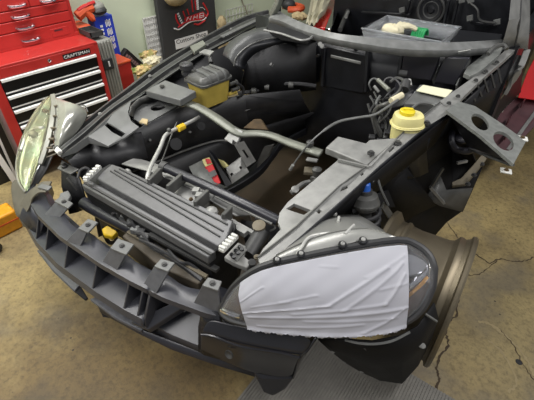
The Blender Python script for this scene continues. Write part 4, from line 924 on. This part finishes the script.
part(MB().tube(S((80, 105, .78), (85, 106, .78), (88, 112, .76)), .003, 5), 'bail_wire', STEELD, ph)
part(MB().grid([catmull(S((40, 163, .60), (46, 158, .61), (53, 156, .62)), 4), catmull(S((34, 175, .56), (41, 170, .57), (47, 170, .57)), 4), catmull(S((29, 190, .515), (34, 184, .53), (38, 184, .53)), 4)]), 'lamp_lower_shell', DARKGREY, ph, solid=.006)
part(MB().grid([catmull(S((39, 166, .60), (42, 162, .605)), 4), catmull(S((31, 184, .54), (34, 178, .555)), 4)]), 'lamp_lower_gloss', CHROME, ph, solid=.003)

# ---- splash shield in front of the wheel
ss = part(MB().grid([S((318, 339, .50), (345, 339, .54), (372, 341, .55), (400, 336, .58), (418, 326, .60), (434, 303, .64)),
                     S((330, 350, .40), (352, 355, .42), (376, 360, .42), (402, 358, .44), (420, 345, .50), (438, 318, .58)),
                     S((345, 362, .28), (360, 371, .26), (380, 380, .24), (402, 383, .24), (418, 365, .34), (431, 338, .46))]), 'splash_shield', LINER, solid=.005)
part(MB().tube(S((345, 340, .545), (358, 343, .55), (374, 344, .555), (392, 341, .57), (410, 332, .60)), .004, 6), 'shield_edge', PANEL, ss)
part(MB().bar(sv(425.5, 314, .63), sv(437, 321.5, .60), .006, .004), 'shield_edge', PANEL, ss)
for px, py, z in [(333, 351, .40), (345, 361, .30), (362, 371, .27), (423, 346, .50), (421, 345, .5), (404, 374, .28)]:
    part(MB().bolt(sv(px, py, z), (.4, -.7, .5), .005, .004), 'shield_rivet', STEEL, ss)
part(MB().bar(sv(364, 348, .5), sv(371, 353, .46), .004, .004), 'shield_rib', DARKGREY, ss)

# ================================================================== things on the car
# paper over the driver's headlight
def paper_pt(u, v):
    s0_ = 6.3 + 2.2 * max(0, v - .25); i = s0_ + u * (n_ - s0_ - (9.1 - 1.7 * min(1, v))); k = int(i); f = i - k; k = min(k, n_ - 2)
    t = .05 + v * 1.02
    p = lens_pt(k, min(1, t)).lerp(lens_pt(k + 1, min(1, t)), f)
    if t > 1: p += (Bp[k] - Tp[k]).normalized() * (t - 1) * .2
    wr = 0
    def ridge(a0, b0, a1, b1, wd, h):
        dx, dy = a1 - a0, b1 - b0; L2 = dx * dx + dy * dy
        s_ = max(0, min(1, ((u - a0) * dx + (v - b0) * dy) / L2))
        d = math.hypot(u - a0 - s_ * dx, (v - b0 - s_ * dy)); return h * math.exp(-(d / wd) ** 2)
    wr += ridge(.0, .42, .22, .25, 0.012, 0.0036) + ridge(0, .66, .55, .58, 0.012, 0.0048) + ridge(.55, .58, .85, .22, 0.012, 0.0060)
    wr += ridge(.62, .66, .95, .18, 0.011, 0.0048) + ridge(.35, .68, .82, .62, 0.015, 0.0036) + ridge(.82, .62, .96, .3, 0.012, 0.0060)
    wr += ridge(.05, .74, 1, .70, 0.018, 0.0048) + ridge(.1, .9, .7, .84, 0.012, 0.0036) + ridge(.7, .95, .95, .72, 0.012, 0.0048)
    wr += ridge(.3, .5, .5, .44, .012, .003) + ridge(.75, .3, .97, .1, .012, .003) + ridge(.55, .1, .62, .14, .01, .002) + ridge(.1, .55, .35, .5, .012, .0025) + ridge(.8, .45, .98, .4, .012, .003) + ridge(.4, .78, .9, .80, .012, .003)
    wr += .0012 * math.sin(u * 31 + v * 9) * math.sin(v * 17) + .002 * math.sin(u * 11) * max(0, v - .8)
    return p + nrm * (.012 + wr * .75)
rows = [[paper_pt(u / 150, v / 70) + (Vector((0, 0, .004 * math.sin(u * .5) + .003 * math.sin(u * 1.7))) if v == 70 else Vector()) for u in range(151)] for v in range(71)]
MB().grid(rows).build('paper_sheet', PAPER, None, CAR_M, solid=.0006, angle=70, tag=('wrinkled white paper sheet covering the near headlight', 'paper'))
# clear bin on the screen frame with contents
FLp, BLp, BRp = sv(362, 28.5, .995), sv(387, 16, .995), sv(461, 27.5, .995)
FRp = BRp + (FLp - BLp)
binr = empty('storage_bin', (FLp + BLp + BRp + FRp) / 4 - UP * .070, 'shallow clear plastic bin resting on the windscreen frame of the car', 'bin', CAR_M)
cen = (FLp + BRp) / 2
rim_l = [FLp, FRp, BRp, BLp]
base_l = [cen + (p - cen) * .9 - UP * .07 for p in rim_l]
ins_l = [cen + (p - cen) * .975 for p in rim_l]
def loop4(L): return [L[i].lerp(L[(i + 1) % 4], k / 4) for i in range(4) for k in range(4)]
MB().grid([loop4(rim_l), loop4(base_l)], True).poly(base_l).build('body', BIN, binr, CAR_M, solid=.0025)
MB().tube(rim_l, .006, 6, 1, True).build('rim', BIN, binr, CAR_M)
MB().bar(base_l[1].lerp(base_l[2], .1) + UP * .03, base_l[1].lerp(base_l[2], .9) + UP * .03, .004, .004).build('stiffener', BIN, binr, CAR_M)
gl = MB(); gp = sv(397, 32, .953)
gl.ball(gp + Vector((-.02, -.02, .012)), .06, .045, .03, 16, 10, None, .12)
for k in range(5):
    a = .4 + k * .35; gl.tube([gp + Vector((-.02, -.02, .012)), gp + Vector((.05 * math.cos(a), .05 * math.sin(a), .03)), gp + Vector((.10 * math.cos(a), .085 * math.sin(a), .02))], .011, 7)
gl.build('glove', GLOVE, None, CAR_M, tag=('crumpled off-white glove lying in the clear bin', 'glove'))
mb = MB()
for k in range(6):
    p = sv(411 + 2.2 * k, 36.5 + .35 * k, .937)
    mb.tube([p, p + Vector((.003, .010, .03)), p + Vector((.010, .026, .04)), p + Vector((.012, .045, .008))], .006, 6)
mb.bar(sv(410.5, 36.3, .934), sv(423, 38.3, .934), .03, .006)
mb.build('green_comb', GREEN, None, CAR_M, tag=('green comb-shaped plastic piece beside the glove in the clear bin', 'plastic piece'))
# orange tool and cloths in the cockpit corner
ot = empty('orange_tool', sv(293, 8, .63), 'orange and black hand tool lying in the far corner of the cockpit', 'tool', CAR_M)
c = sv(293, 8, .66)
MB().tube([c + Vector((-.12, 0, 0)), c + Vector((-.02, .05, .01)), c + Vector((.08, .03, .01)), c + Vector((.09, -.05, .01)), c + Vector((.0, -.07, 0))], .028, 8).build('handle', ORANGE, ot, CAR_M)
MB().ball(c + Vector((-.04, -.02, .03)), .07, .06, .05, 14, 8).build('body', RUBBER, ot, CAR_M)
MB().cyl(c + Vector((-.10, -.04, .03)), c + Vector((-.15, -.06, .05)), .03, 12).build('nozzle', PANEL, ot, CAR_M)
rows = []
for i in range(11):
    row = []
    for j in range(9):
        p = sv(306 + 11 * j / 8 + (i / 10) * 4, 24, .70).lerp(sv(312 + 22 * j / 8, -8, .74), i / 10)
        row.append(p + UP * (.018 * math.sin(j * 1.9 + i * .5) + .012 * math.sin(i * 1.3)))
    rows.append(row)
MB().grid(rows).build('draped_cloth', BEIGE, None, CAR_M, solid=.006, tag=('pale beige cloth draped over the passenger sill inside the cockpit', 'cloth'))
MB().ball(sv(300, 16, .66), .08, .05, .03, 14, 8, None, .2).build('dark_rag', TAN, None, CAR_M, tag=('crumpled brown rag between the orange tool and the beige cloth', 'rag'))
# red and white packet in the frame
pk = empty('packet', sv(212, 175, .38), 'small red and white packet tucked beside the grey engine mount', 'packet', CAR_M)
a0, a1, a2, a3 = S((202, 160, .475), (209.5, 157.5, .485), (221, 183, .40), (213.5, 187, .39))
MB().prism([a0.lerp(a3, .25), a1.lerp(a2, .25), a2, a3], (-.02, .02, -.015)).build('sleeve', REDPRINT, pk, CAR_M, bevel=.004)
MB().prism([a0, a1, a1.lerp(a2, .27), a0.lerp(a3, .27)], (-.02, .02, -.015)).build('tip', CREAM, pk, CAR_M, bevel=.004)
n3 = Vector((.3, -.5, .6)).normalized() * .003
MB().prism([p + n3 for p in (a0.lerp(a3, .5), a1.lerp(a2, .48), a1.lerp(a2, .68), a0.lerp(a3, .70))], n3).build('band', STEELD, pk, CAR_M)
MB().prism([p + n3 for p in (a0.lerp(a1, .45), a0.lerp(a1, .95).lerp(a2, .05), a1.lerp(a2, .22), a0.lerp(a1, .5).lerp(a3, .2))], n3).build('mark', REDPRINT, pk, CAR_M)

# ================================================================== along the wall
# tool cabinet
CF = -1.60; y0, y1 = .18, .865
cab = empty('tool_cabinet', (CF - .22, (y0 + y1) / 2, 0), 'red roller tool cabinet with black drawers and silver pulls against the wall', 'cabinet')
W = WORLD_M
MB().box((CF - .46, y0, .10), (CF - .012, y0 + .012, .755)).build('side_panel', PINKGREY, cab, W)
MB().box((CF - .46, y1 - .012, .10), (CF - .012, y1, .755)).build('side_panel', TOOLRED, cab, W)
MB().box((CF - .46, y0, .745), (CF, y1, .765)).build('top', TOOLRED, cab, W, bevel=.004)
MB().box((CF - .46, y0, .10), (CF - .05, y1, .12)).build('bottom', TOOLRED, cab, W)
MB().box((CF - .46, y0, .10), (CF - .45, y1, .755)).build('back', TOOLRED, cab, W)
MB().box((CF - .012, y0, .10), (CF, y0 + .055, .755)).build('post', TOOLRED, cab, W, bevel=.003)
MB().box((CF - .012, y1 - .028, .10), (CF, y1, .755)).build('post', TOOLRED, cab, W, bevel=.003)
fp = MB().box((CF - .012, y0 + .055, .695), (CF + .001, y1 - .028, .750)).build('front_panel', TOOLRED, cab, W, bevel=.002)
tz = [.692, .586, .494, .390, .285, .180]
for i, z in enumerate(tz):
    zb = (tz[i + 1] if i + 1 < len(tz) else .11) + .006
    d = MB().box((CF - .40, y0 + .06, zb), (CF - .006, y1 - .032, z)).build('drawer', DRAWER, cab, W, bevel=.002)
    MB().prism([(CF - .008, y0 + .06, z), (CF + .012, y0 + .06, z - .002), (CF + .012, y0 + .06, z - .017), (CF + .007, y0 + .06, z - .015), (CF - .008, y0 + .06, z - .006)], (0, y1 - y0 - .092, 0)).build('pull', TRIM, d, W, bevel=.001)
    MB().box((CF - .008, y0 + .06, zb + .010), (CF - .002, y1 - .032, zb + .017)).build('lower_edge', TRIM, d, W)
for yy_ in (y0 + .06, y1 - .06):
    for xx_ in (CF - .06, CF - .40):
        MB().cyl((xx_, yy_ - .018, .05), (xx_, yy_ + .018, .05), .05, 18).box((xx_ - .02, yy_ - .025, .06), (xx_ + .02, yy_ + .025, .10)).build('caster', RUBBER, cab, W)
p = gx(49, 60.5, CF + .002); MB().lathe(p, (1, 0, 0), [(0, .010), (.005, .010), (.008, .006)], 14).build('lock', CHROME, fp, W)
ta = gx(64.5, 59, CF + .003); tb2 = gx(89.5, 51.5, CF + .003)
MB().box((CF, ta.y - .006, ta.z - .006), (CF + .0025, tb2.y + .006, ta.z + .026)).build('badge_plate', DRAWER, fp, W)
text('badge_lettering', 'CRAFTSMAN', .026, (CF + .003, ta.y, ta.z), (0, 1, 0), (0, 0, 1), WHITE, fp, W, width=tb2.y - ta.y)
# top chest
CX = -1.83; hy0, hy1 = .22, .86
ch = empty('tool_chest', (CX - .11, (hy0 + hy1) / 2, .765), 'red top chest with silver drawer handles standing on the roller cabinet', 'tool chest')
MB().box((CX - .22, hy0, .765), (CX - .004, hy1, 1.32)).build('case', TOOLRED, ch, W, bevel=.004)
MB().box((CX - .006, hy0, .765), (CX + .004, hy1, .785)).build('kick_strip', TOOLRED, ch, W, bevel=.002)
zr_ = [gx(3, 51, CX).z, gx(3, 35, CX).z, gx(3, 23.3, CX).z, gx(3, 12.3, CX).z]
zr_ += [zr_[-1] + .105, zr_[-1] + .19]
def chest_drawer(ya, yb, za, zb, hpx):
    d = MB().box((CX - .2, ya, za + .003), (CX + .004, yb, zb - .003)).build('drawer', TOOLRED, ch, W, bevel=.003)
    if hpx:
        h0 = gx(hpx[0], hpx[1], CX); h1 = gx(hpx[2], hpx[3], CX); zc = (h0.z + h1.z) / 2
        ym = [h0.y, h0.y + .012, (h0.y + h1.y) / 2, h1.y - .012, h1.y]
        MB().tube([(CX + .004, ym[0], zc), (CX + .020, ym[1], zc - .004), (CX + .024, ym[2], zc - .006), (CX + .020, ym[3], zc - .004), (CX + .004, ym[4], zc)], .008, 8).build('handle', CHROME, d, W)
    return d
re_ = hy1 - .025
d3 = chest_drawer(hy0, re_, zr_[0] + .004, zr_[1], (21.5, 41, 39, 36.5))
chest_drawer(hy0, re_, zr_[1], zr_[2], (16, 28.5, 33.5, 24.5))
chest_drawer(hy0, re_, zr_[2], zr_[3], (11.5, 18, 28.5, 13.5))
ysp = gx(29, 4, CX).y
chest_drawer(hy0, ysp, zr_[3], zr_[4], (8, 6.5, 25, 3)); chest_drawer(ysp + .004, re_, zr_[3], zr_[4], (40, 1.5, 55, -2))
chest_drawer(hy0, re_, zr_[4], zr_[5], None)
b0 = gx(50.5, 29.5, CX + .005); b1 = gx(69, 33, CX + .005)
MB().box((CX + .003, b0.y, b1.z - .006), (CX + .0065, b1.y, b0.z)).build('badge', TOOLRED, d3, W, bevel=.001)
MB().box((CX + .006, b0.y + .02, b0.z - .018), (CX + .0075, b0.y + .075, b0.z - .008)).build('badge_smudge', MAROON, d3, W)
# grey tool case, red box, blue and black cartons
gc = empty('tool_case', (-1.74, .945, 0), 'tall grey ribbed plastic tool case with black latch beside the red cabinet', 'case')
MB().box((-1.83, .885, 0), (-1.66, 1.0, .745)).build('shell', GREYCASE, gc, W, bevel=.012)
for k in range(5):
    MB().box((-1.665, .895 + k * .022, .02), (-1.650, .907 + k * .022, .735)).build('rib', GREYCASE, gc, W, bevel=.004)
lz = gx(108, 64, -1.645)
MB().box((-1.66, lz.y - .035, lz.z - .04), (-1.642, lz.y + .04, lz.z + .035)).build('latch', RUBBER, gc, W, bevel=.004)
MB().box((-1.644, lz.y + .002, lz.z - .018), (-1.638, lz.y + .012, lz.z + .018)).build('latch_mark', WHITE, gc, W)
rbx = empty('red_box', (-1.8, 1.07, 0), 'bright red metal box standing behind the grey tool case', 'box')
MB().box((-1.88, 1.01, 0), (-1.70, 1.125, .54)).build('body', TOOLRED, rbx, W, bevel=.006)
MB().box((-1.885, 1.005, .54), (-1.695, 1.13, .555)).build('lid', ORANGE, rbx, W, bevel=.004)
bl = empty('blue_carton', (-1.94, 1.05, 0), 'tall blue carton with white lettering behind the grey tool case', 'carton')
MB().box((-2.0, 1.02, 0), (-1.90, 1.165, .825)).build('box', BLUE, bl, W, bevel=.003)
for k, (ya, za, h) in enumerate([(1.120, .775, .05), (1.120, .715, .05), (1.123, .66, .045), (1.120, .61, .04)]):
    mb = MB()
    for i in range(4): mb.box((-1.8995, ya - .02 + i * .011, za - h / 2 + (i % 2) * .006), (-1.898, ya - .013 + i * .011, za + h / 2 - ((i + 1) % 2) * .008))
    mb.box((-1.8995, ya - .02, za + h / 2 - .012), (-1.898, ya + .018, za + h / 2 - .006)); mb.build('print_mark', WHITE, bl, W)
for i in range(5): MB().box((-1.8995, 1.055, .755 - i * .026), (-1.898, 1.075, .770 - i * .026)).build('small_print', WHITE, bl, W)
bb = empty('black_carton', (-1.98, 1.4, 0), 'long black carton with pale lettering leaning by the blue carton', 'carton')
e1 = gx(119.5, 42, -1.90); e2 = gx(139.5, 60, -1.90); dd = (e2 - e1).normalized(); pn = Vector((0, -dd.z, dd.y)); pn = pn if pn.z > 0 else -pn
Lb_ = e2.z / -dd.z
e3 = e2 + dd * (Lb_ - .0); e1 = e1 + dd * .08
MB().prism([e1 + pn * .0, e1 - pn * .075, e3 - pn * .075 + dd * -.06, e3 - dd * .0], (-.05, 0, 0)).build('box', CARTONBLK, bb, W, bevel=.003)
mb = MB()
for i in range(9):
    q = e1 + dd * (.03 + i * .022) - pn * .042; mb.obox(q + Vector((.001, 0, 0)), (.001, 0, 0), dd * .008, pn * (.015 if i % 3 else .011))
mb.build('lettering', PINKGREY, bb, W)
tr = empty('dark_tray', (-1.78, .90, .745), 'shallow dark grey tray lying on the grey tool case', 'tray')
q0, q1, q2, q3 = gx(82, 36, -1.70), gx(100, 29, -1.70), gx(99, 35, -1.66), gx(86, 41, -1.66)
MB().box((-1.84, .87, .767), (-1.68, .96, .772)).build('base', DARKGREY, tr, W, bevel=.002)
for lo_, hi_ in [((-1.84, .87, .772), (-1.834, .96, .80)), ((-1.686, .87, .772), (-1.68, .96, .80)), ((-1.84, .87, .772), (-1.68, .876, .80)), ((-1.84, .954, .772), (-1.68, .96, .80))]:
    MB().box(lo_, hi_).build('wall', DARKGREY, tr, W)
od = empty('power_tool', (-1.93, .93, .80), 'orange and grey power tool lying behind the top chest', 'tool')
SH = MB().box((-2.03, .872, 0), (-1.86, .972, .80)).build('orange_box', ORANGE, None, W, bevel=.006, tag=('orange-red box standing between the top chest and the blue carton', 'box'))
c = gx(87, 9, -1.93)
MB().tube([c + Vector((.02, -.09, -.03)), c + Vector((.02, -.03, .0)), c + Vector((.02, .03, .01))], .034, 10).build('body', ORANGE, od, W)
MB().ball(c + Vector((.0, .07, .0)), .055, .06, .04, 14, 9).build('motor_cap', GREYCASE, od, W)
MB().ball(c + Vector((.02, .075, -.02)), .05, .055, .03, 12, 8).build('chuck', RUBBER, od, W)
MB().tube([c + Vector((.03, -.03, 0)), c + Vector((.04, .0, -.05)), c + Vector((.04, .01, c.z * -1 + .83))], .024, 9).build('handle', ORANGE, od, W)
MB().tube([c + Vector((.03, -.08, .01)), c + Vector((.04, 0, .035)), c + Vector((.03, .05, .04))], .012, 7).build('strap', REDPRINT, od, W)
# banner board with logo
p0, p1 = gx(155, 0, -1.955), gx(213.5, 0, -1.955)
bd = empty('banner_board', (-2.02, (p0.y + p1.y) / 2, 0), 'black board with red and white logo leaning on the green wall', 'board')
ya, yb = gx(165, 55, -1.955).y, gx(217, 28, -1.955).y
MB().box((-2.0, ya, 0), (-1.957, yb, 1.25)).build('panel', BOARD, bd, W, bevel=.006)
LX = -1.955
def lpt(px, py): q = gx(px, py, LX); return q
def stroke(name, pts, r, m): return MB().tube([lpt(*p) for p in pts], r, 5, 4).build(name, m, bd, W)
stroke('logo_swoosh', [(174, 28.5), (179, 29.5), (184, 26), (190, 22), (197, 20.5), (203, 20), (206, 17.5)], .006, WHITE)
stroke('logo_swoosh', [(178, 27.5), (183, 23.5), (190, 20.8), (198, 20), (202, 19)], .007, REDPRINT)
stroke('logo_swoosh', [(194, 24), (198, 24.5), (202, 22.5), (205, 20)], .008, REDPRINT)
stroke('logo_ring', [(176, 14), (176.5, 19), (179, 24), (182, 26)], .007, REDPRINT)
stroke('logo_ring', [(203, 3), (206, 8), (208, 13), (206, 17)], .008, REDPRINT)
stroke('logo_ring', [(200, 7.5), (203, 8), (205, 10)], .003, WHITE)
MB().prism([lpt(185, 17.5), lpt(203, 11.5), lpt(206, 15), lpt(203, 18.5), lpt(186, 21.5), lpt(184, 20)], (.004, 0, 0)).build('logo_plaque', REDPRINT, bd, W)
for a, b in [((186, 21), (187.5, 17)), ((187.5, 17), (190, 20)), ((190, 20), (191, 16)), ((193, 19.5), (194, 15.5)), ((193.5, 17.5), (196, 16.8)), ((196.5, 18.5), (197, 14.5)), ((199, 18), (199.5, 13.5)), ((199.5, 13.5), (203, 13)), ((203, 13), (203.5, 16.5)), ((199, 18), (203.5, 16.5)), ((199.3, 16), (203, 15))]:
    q, q_ = lpt(*a), lpt(*b); MB().bar(q + Vector((.005, 0, 0)), q_ + Vector((.005, 0, 0)), .004, .003, (1, 0, 0)).build('logo_lettering', WHITE, bd, W)
for a, b in [((191.5, 0), (193, 12)), ((195, 0), (196, 10)), ((183, 11), (185, 17)), ((187, 9), (189, 15))]:
    MB().bar(lpt(*a), lpt(*b), .012, .003, (1, 0, 0)).build('logo_bar', REDPRINT, bd, W)
for k in range(5):
    q = lpt(178 + k * 1.0, 14 + k * 2.2); MB().obox(q, (.002, 0, 0), (0, .010, .003), (0, -.002, .006)).build('logo_lettering', WHITE, bd, W)
    q = lpt(197.3 + k * .15, 1 + k * 2.0); MB().obox(q, (.002, 0, 0), (0, .011, .0), (0, 0, .006)).build('logo_lettering', WHITE, bd, W)
s0, s1, s2, s3 = lpt(175, 42), lpt(207, 28.5), lpt(209, 37), lpt(175.5, 50)
MB().box((LX, s0.y, (s3.z + s2.z) / 2 - .01), (LX + .003, s1.y, (s0.z + s1.z) / 2)).build('sign_label', WHITE, bd, W)
text('sign_lettering', 'Custom Shop', .05, (LX + .0035, s0.y + .010, (s3.z + s2.z) / 2 + .034), (0, 1, 0), (0, 0, 1), CARTONBLK, bd, W, width=s1.y - s0.y - .03)
# tan bag hanging over the board
c = gx(177, -2, -1.87)
MB().ball(c + Vector((0, 0, .03)), .06, .125, .085, 22, 14, None, .06).build('tan_bag', TAN, None, W, tag=('crumpled tan paper bag hung in front of the black board', 'bag'))
# wire racks, pad and small bits by the wall
rk_ = empty('wire_rack', (-2.04, 1.55, 0), 'white wire grid panel leaning on the wall left of the black board', 'rack')
g0, g1 = gx(143, 19, -2.03), gx(159, 17, -2.03)
MB().box((-2.045, g0.y, 0), (-2.035, g1.y, g0.z)).build('backing', WHITE, rk_, W)
mb = MB()
for i in range(8): yv = g0.y + (g1.y - g0.y) * i / 7; mb.bar((-2.03, yv, 0), (-2.03, yv, g0.z + .01), .005, .005, (1, 0, 0))
for i in range(16): zv = g0.z - i * .045; mb.bar((-2.027, g0.y, zv), (-2.027, g1.y, zv), .004, .004, (1, 0, 0)) if zv > .02 else None
mb.build('wires', WHITEPL, rk_, W)
rk2 = empty('wire_rack', (-2.05, 2.4, 0), 'pale wire grid panel on the wall right of the black board', 'rack')
g0, g1 = gx(226, 10, -2.05), gx(252, 0, -2.05)
mb = MB(); ztop = g0.z
for i in range(9): yv = g0.y + (g1.y - g0.y) * i / 8; mb.bar((-2.05, yv, 0), (-2.05, yv, ztop), .006, .006, (1, 0, 0))
for i in range(12): zv = ztop - i * .06; mb.bar((-2.045, g0.y, zv), (-2.045, g1.y, zv), .005, .005, (1, 0, 0)) if zv > .02 else None
mb.build('wires', WHITEPL, rk2, W)
q = gx(247, 14, -2.0)
MB().tube([(-1.97, q.y + .06, .0), tuple(q), tuple(gx(241, -2, -2.06)), (-2.065, gx(241, -2, -2.06).y - .12, 1.2)], .006, 6, 3).build('thin_stick', BEAM, None, W, tag=('thin brown stick leaning on the green wall near the windscreen', 'stick'))
q = gx(222, 23, -1.90)
MB().ball(q, .03, .05, .06, 12, 8, None, .15).box((q.x - .03, q.y - .04, 0), (q.x + .03, q.y + .04, q.z - .03)).build('small_bundle', TAN, None, W, bevel=.004, tag=('small tan and brown bundle right of the black board', 'bundle'))
for i, (px, py, xx_, m) in enumerate([(148, 55, -1.80, MULTI), (152, 61, -1.66, GLOVE), (142, 70, -1.52, MULTI)]):
    q = gx(px, py, xx_); r = .045
    MB().ball((q.x, q.y, q.z), r, r * 1.5, r * .7, 18, 12, None, .3).box((q.x - r * .7, q.y - r * .8, 0), (q.x + r * .7, q.y + r * .8, q.z - r * .3)).build('paper_bag', m, None, W,
        tag=(['patterned crumpled bag under the white wire grid panel', 'pale crumpled bag next to the black board', 'patterned crumpled bag just above the car rail, lowest of the crumpled bags'][i], 'bag'))
# leaning boards left of the cabinet
for i, (x0, yy0, m, lab) in enumerate([(-1.70, .09, DRAWER, 'black board leaning beside the red cabinet'), (-1.66, .075, WHITE, 'white strip leaning beside the red cabinet, nearest to it'), (-1.55, .02, WHITE, 'wide white strip leaning left of the black board')]):
    if i == 0: mb = MB().box((-1.76, -.18, 0), (-1.72, .17, .6)); nm = 'leaning_board'
    elif i == 1: a_, b_ = gx(0, 141, -1.70), gx(14, 172, -1.70); d_ = (b_ - a_).normalized(); b_ = b_ + d_ * (b_.z / -d_.z); mb = MB().bar(a_ - d_ * .3, b_, .014, .012, (1, 0, 0)); nm = 'white_strip'
    else: a_, b_ = gx(0, 159, -1.66), gx(12, 177, -1.66); d_ = (b_ - a_).normalized(); b_ = b_ + d_ * (b_.z / -d_.z); mb = MB().bar(a_ - d_ * .3, b_, .035, .012, (1, 0, 0)); nm = 'white_strip'
    mb.build(nm, m, None, W, bevel=.002, tag=(lab, 'board' if i == 0 else 'strip'))
# yellow box and black tool on the floor
yb_ = empty('yellow_box', gz(8, 226, 0), 'orange yellow plastic box on the floor at the left edge', 'box')
t0, t1, t2, t3 = gz(-8, 210, .15), gz(8, 202, .15), gz(24, 226.5, .0), gz(9, 236, .0)
c1 = gz(24, 227, 0); c2 = gz(8, 235, 0)
dx = (c2 - c1); dx.z = 0; back = Vector((-dx.y, dx.x, 0)).normalized(); back = back if back.x < 0 else -back
MB().prism([c1, c1 + dx.normalized() * .2, c1 + dx.normalized() * .2 + back * .12, c1 + back * .12], (0, 0, .13)).build('body', ORANGEY, yb_, W, bevel=.012)
MB().prism([c1 + Vector((0, 0, .07)) - back * .002, c1 + dx.normalized() * .2 + Vector((0, 0, .07)) - back * .002, c1 + dx.normalized() * .2 + back * .125 + Vector((0, 0, .07)), c1 + back * .125 + Vector((0, 0, .07))], (0, 0, .008)).build('seam', ORANGE, yb_, W)
q = gz(-4, 254, 0)
bt = empty('black_tool', q, 'black ribbed rubber tool on the floor in front of the yellow box', 'tool')
MB().tube([q + Vector((-.10, -.05, .03)), q + Vector((-.04, -.01, .035)), q + Vector((.01, .02, .03))], .03, 10).build('body', RUBBER, bt, W)
for k in range(4): MB().lathe(q + Vector((-.07 + .024 * k, -.032 + .015 * k, .033)), (.85, .5, 0), [(-.004, .034), (.004, .034)], 12).build('grip_ring', SOOT, bt, W)
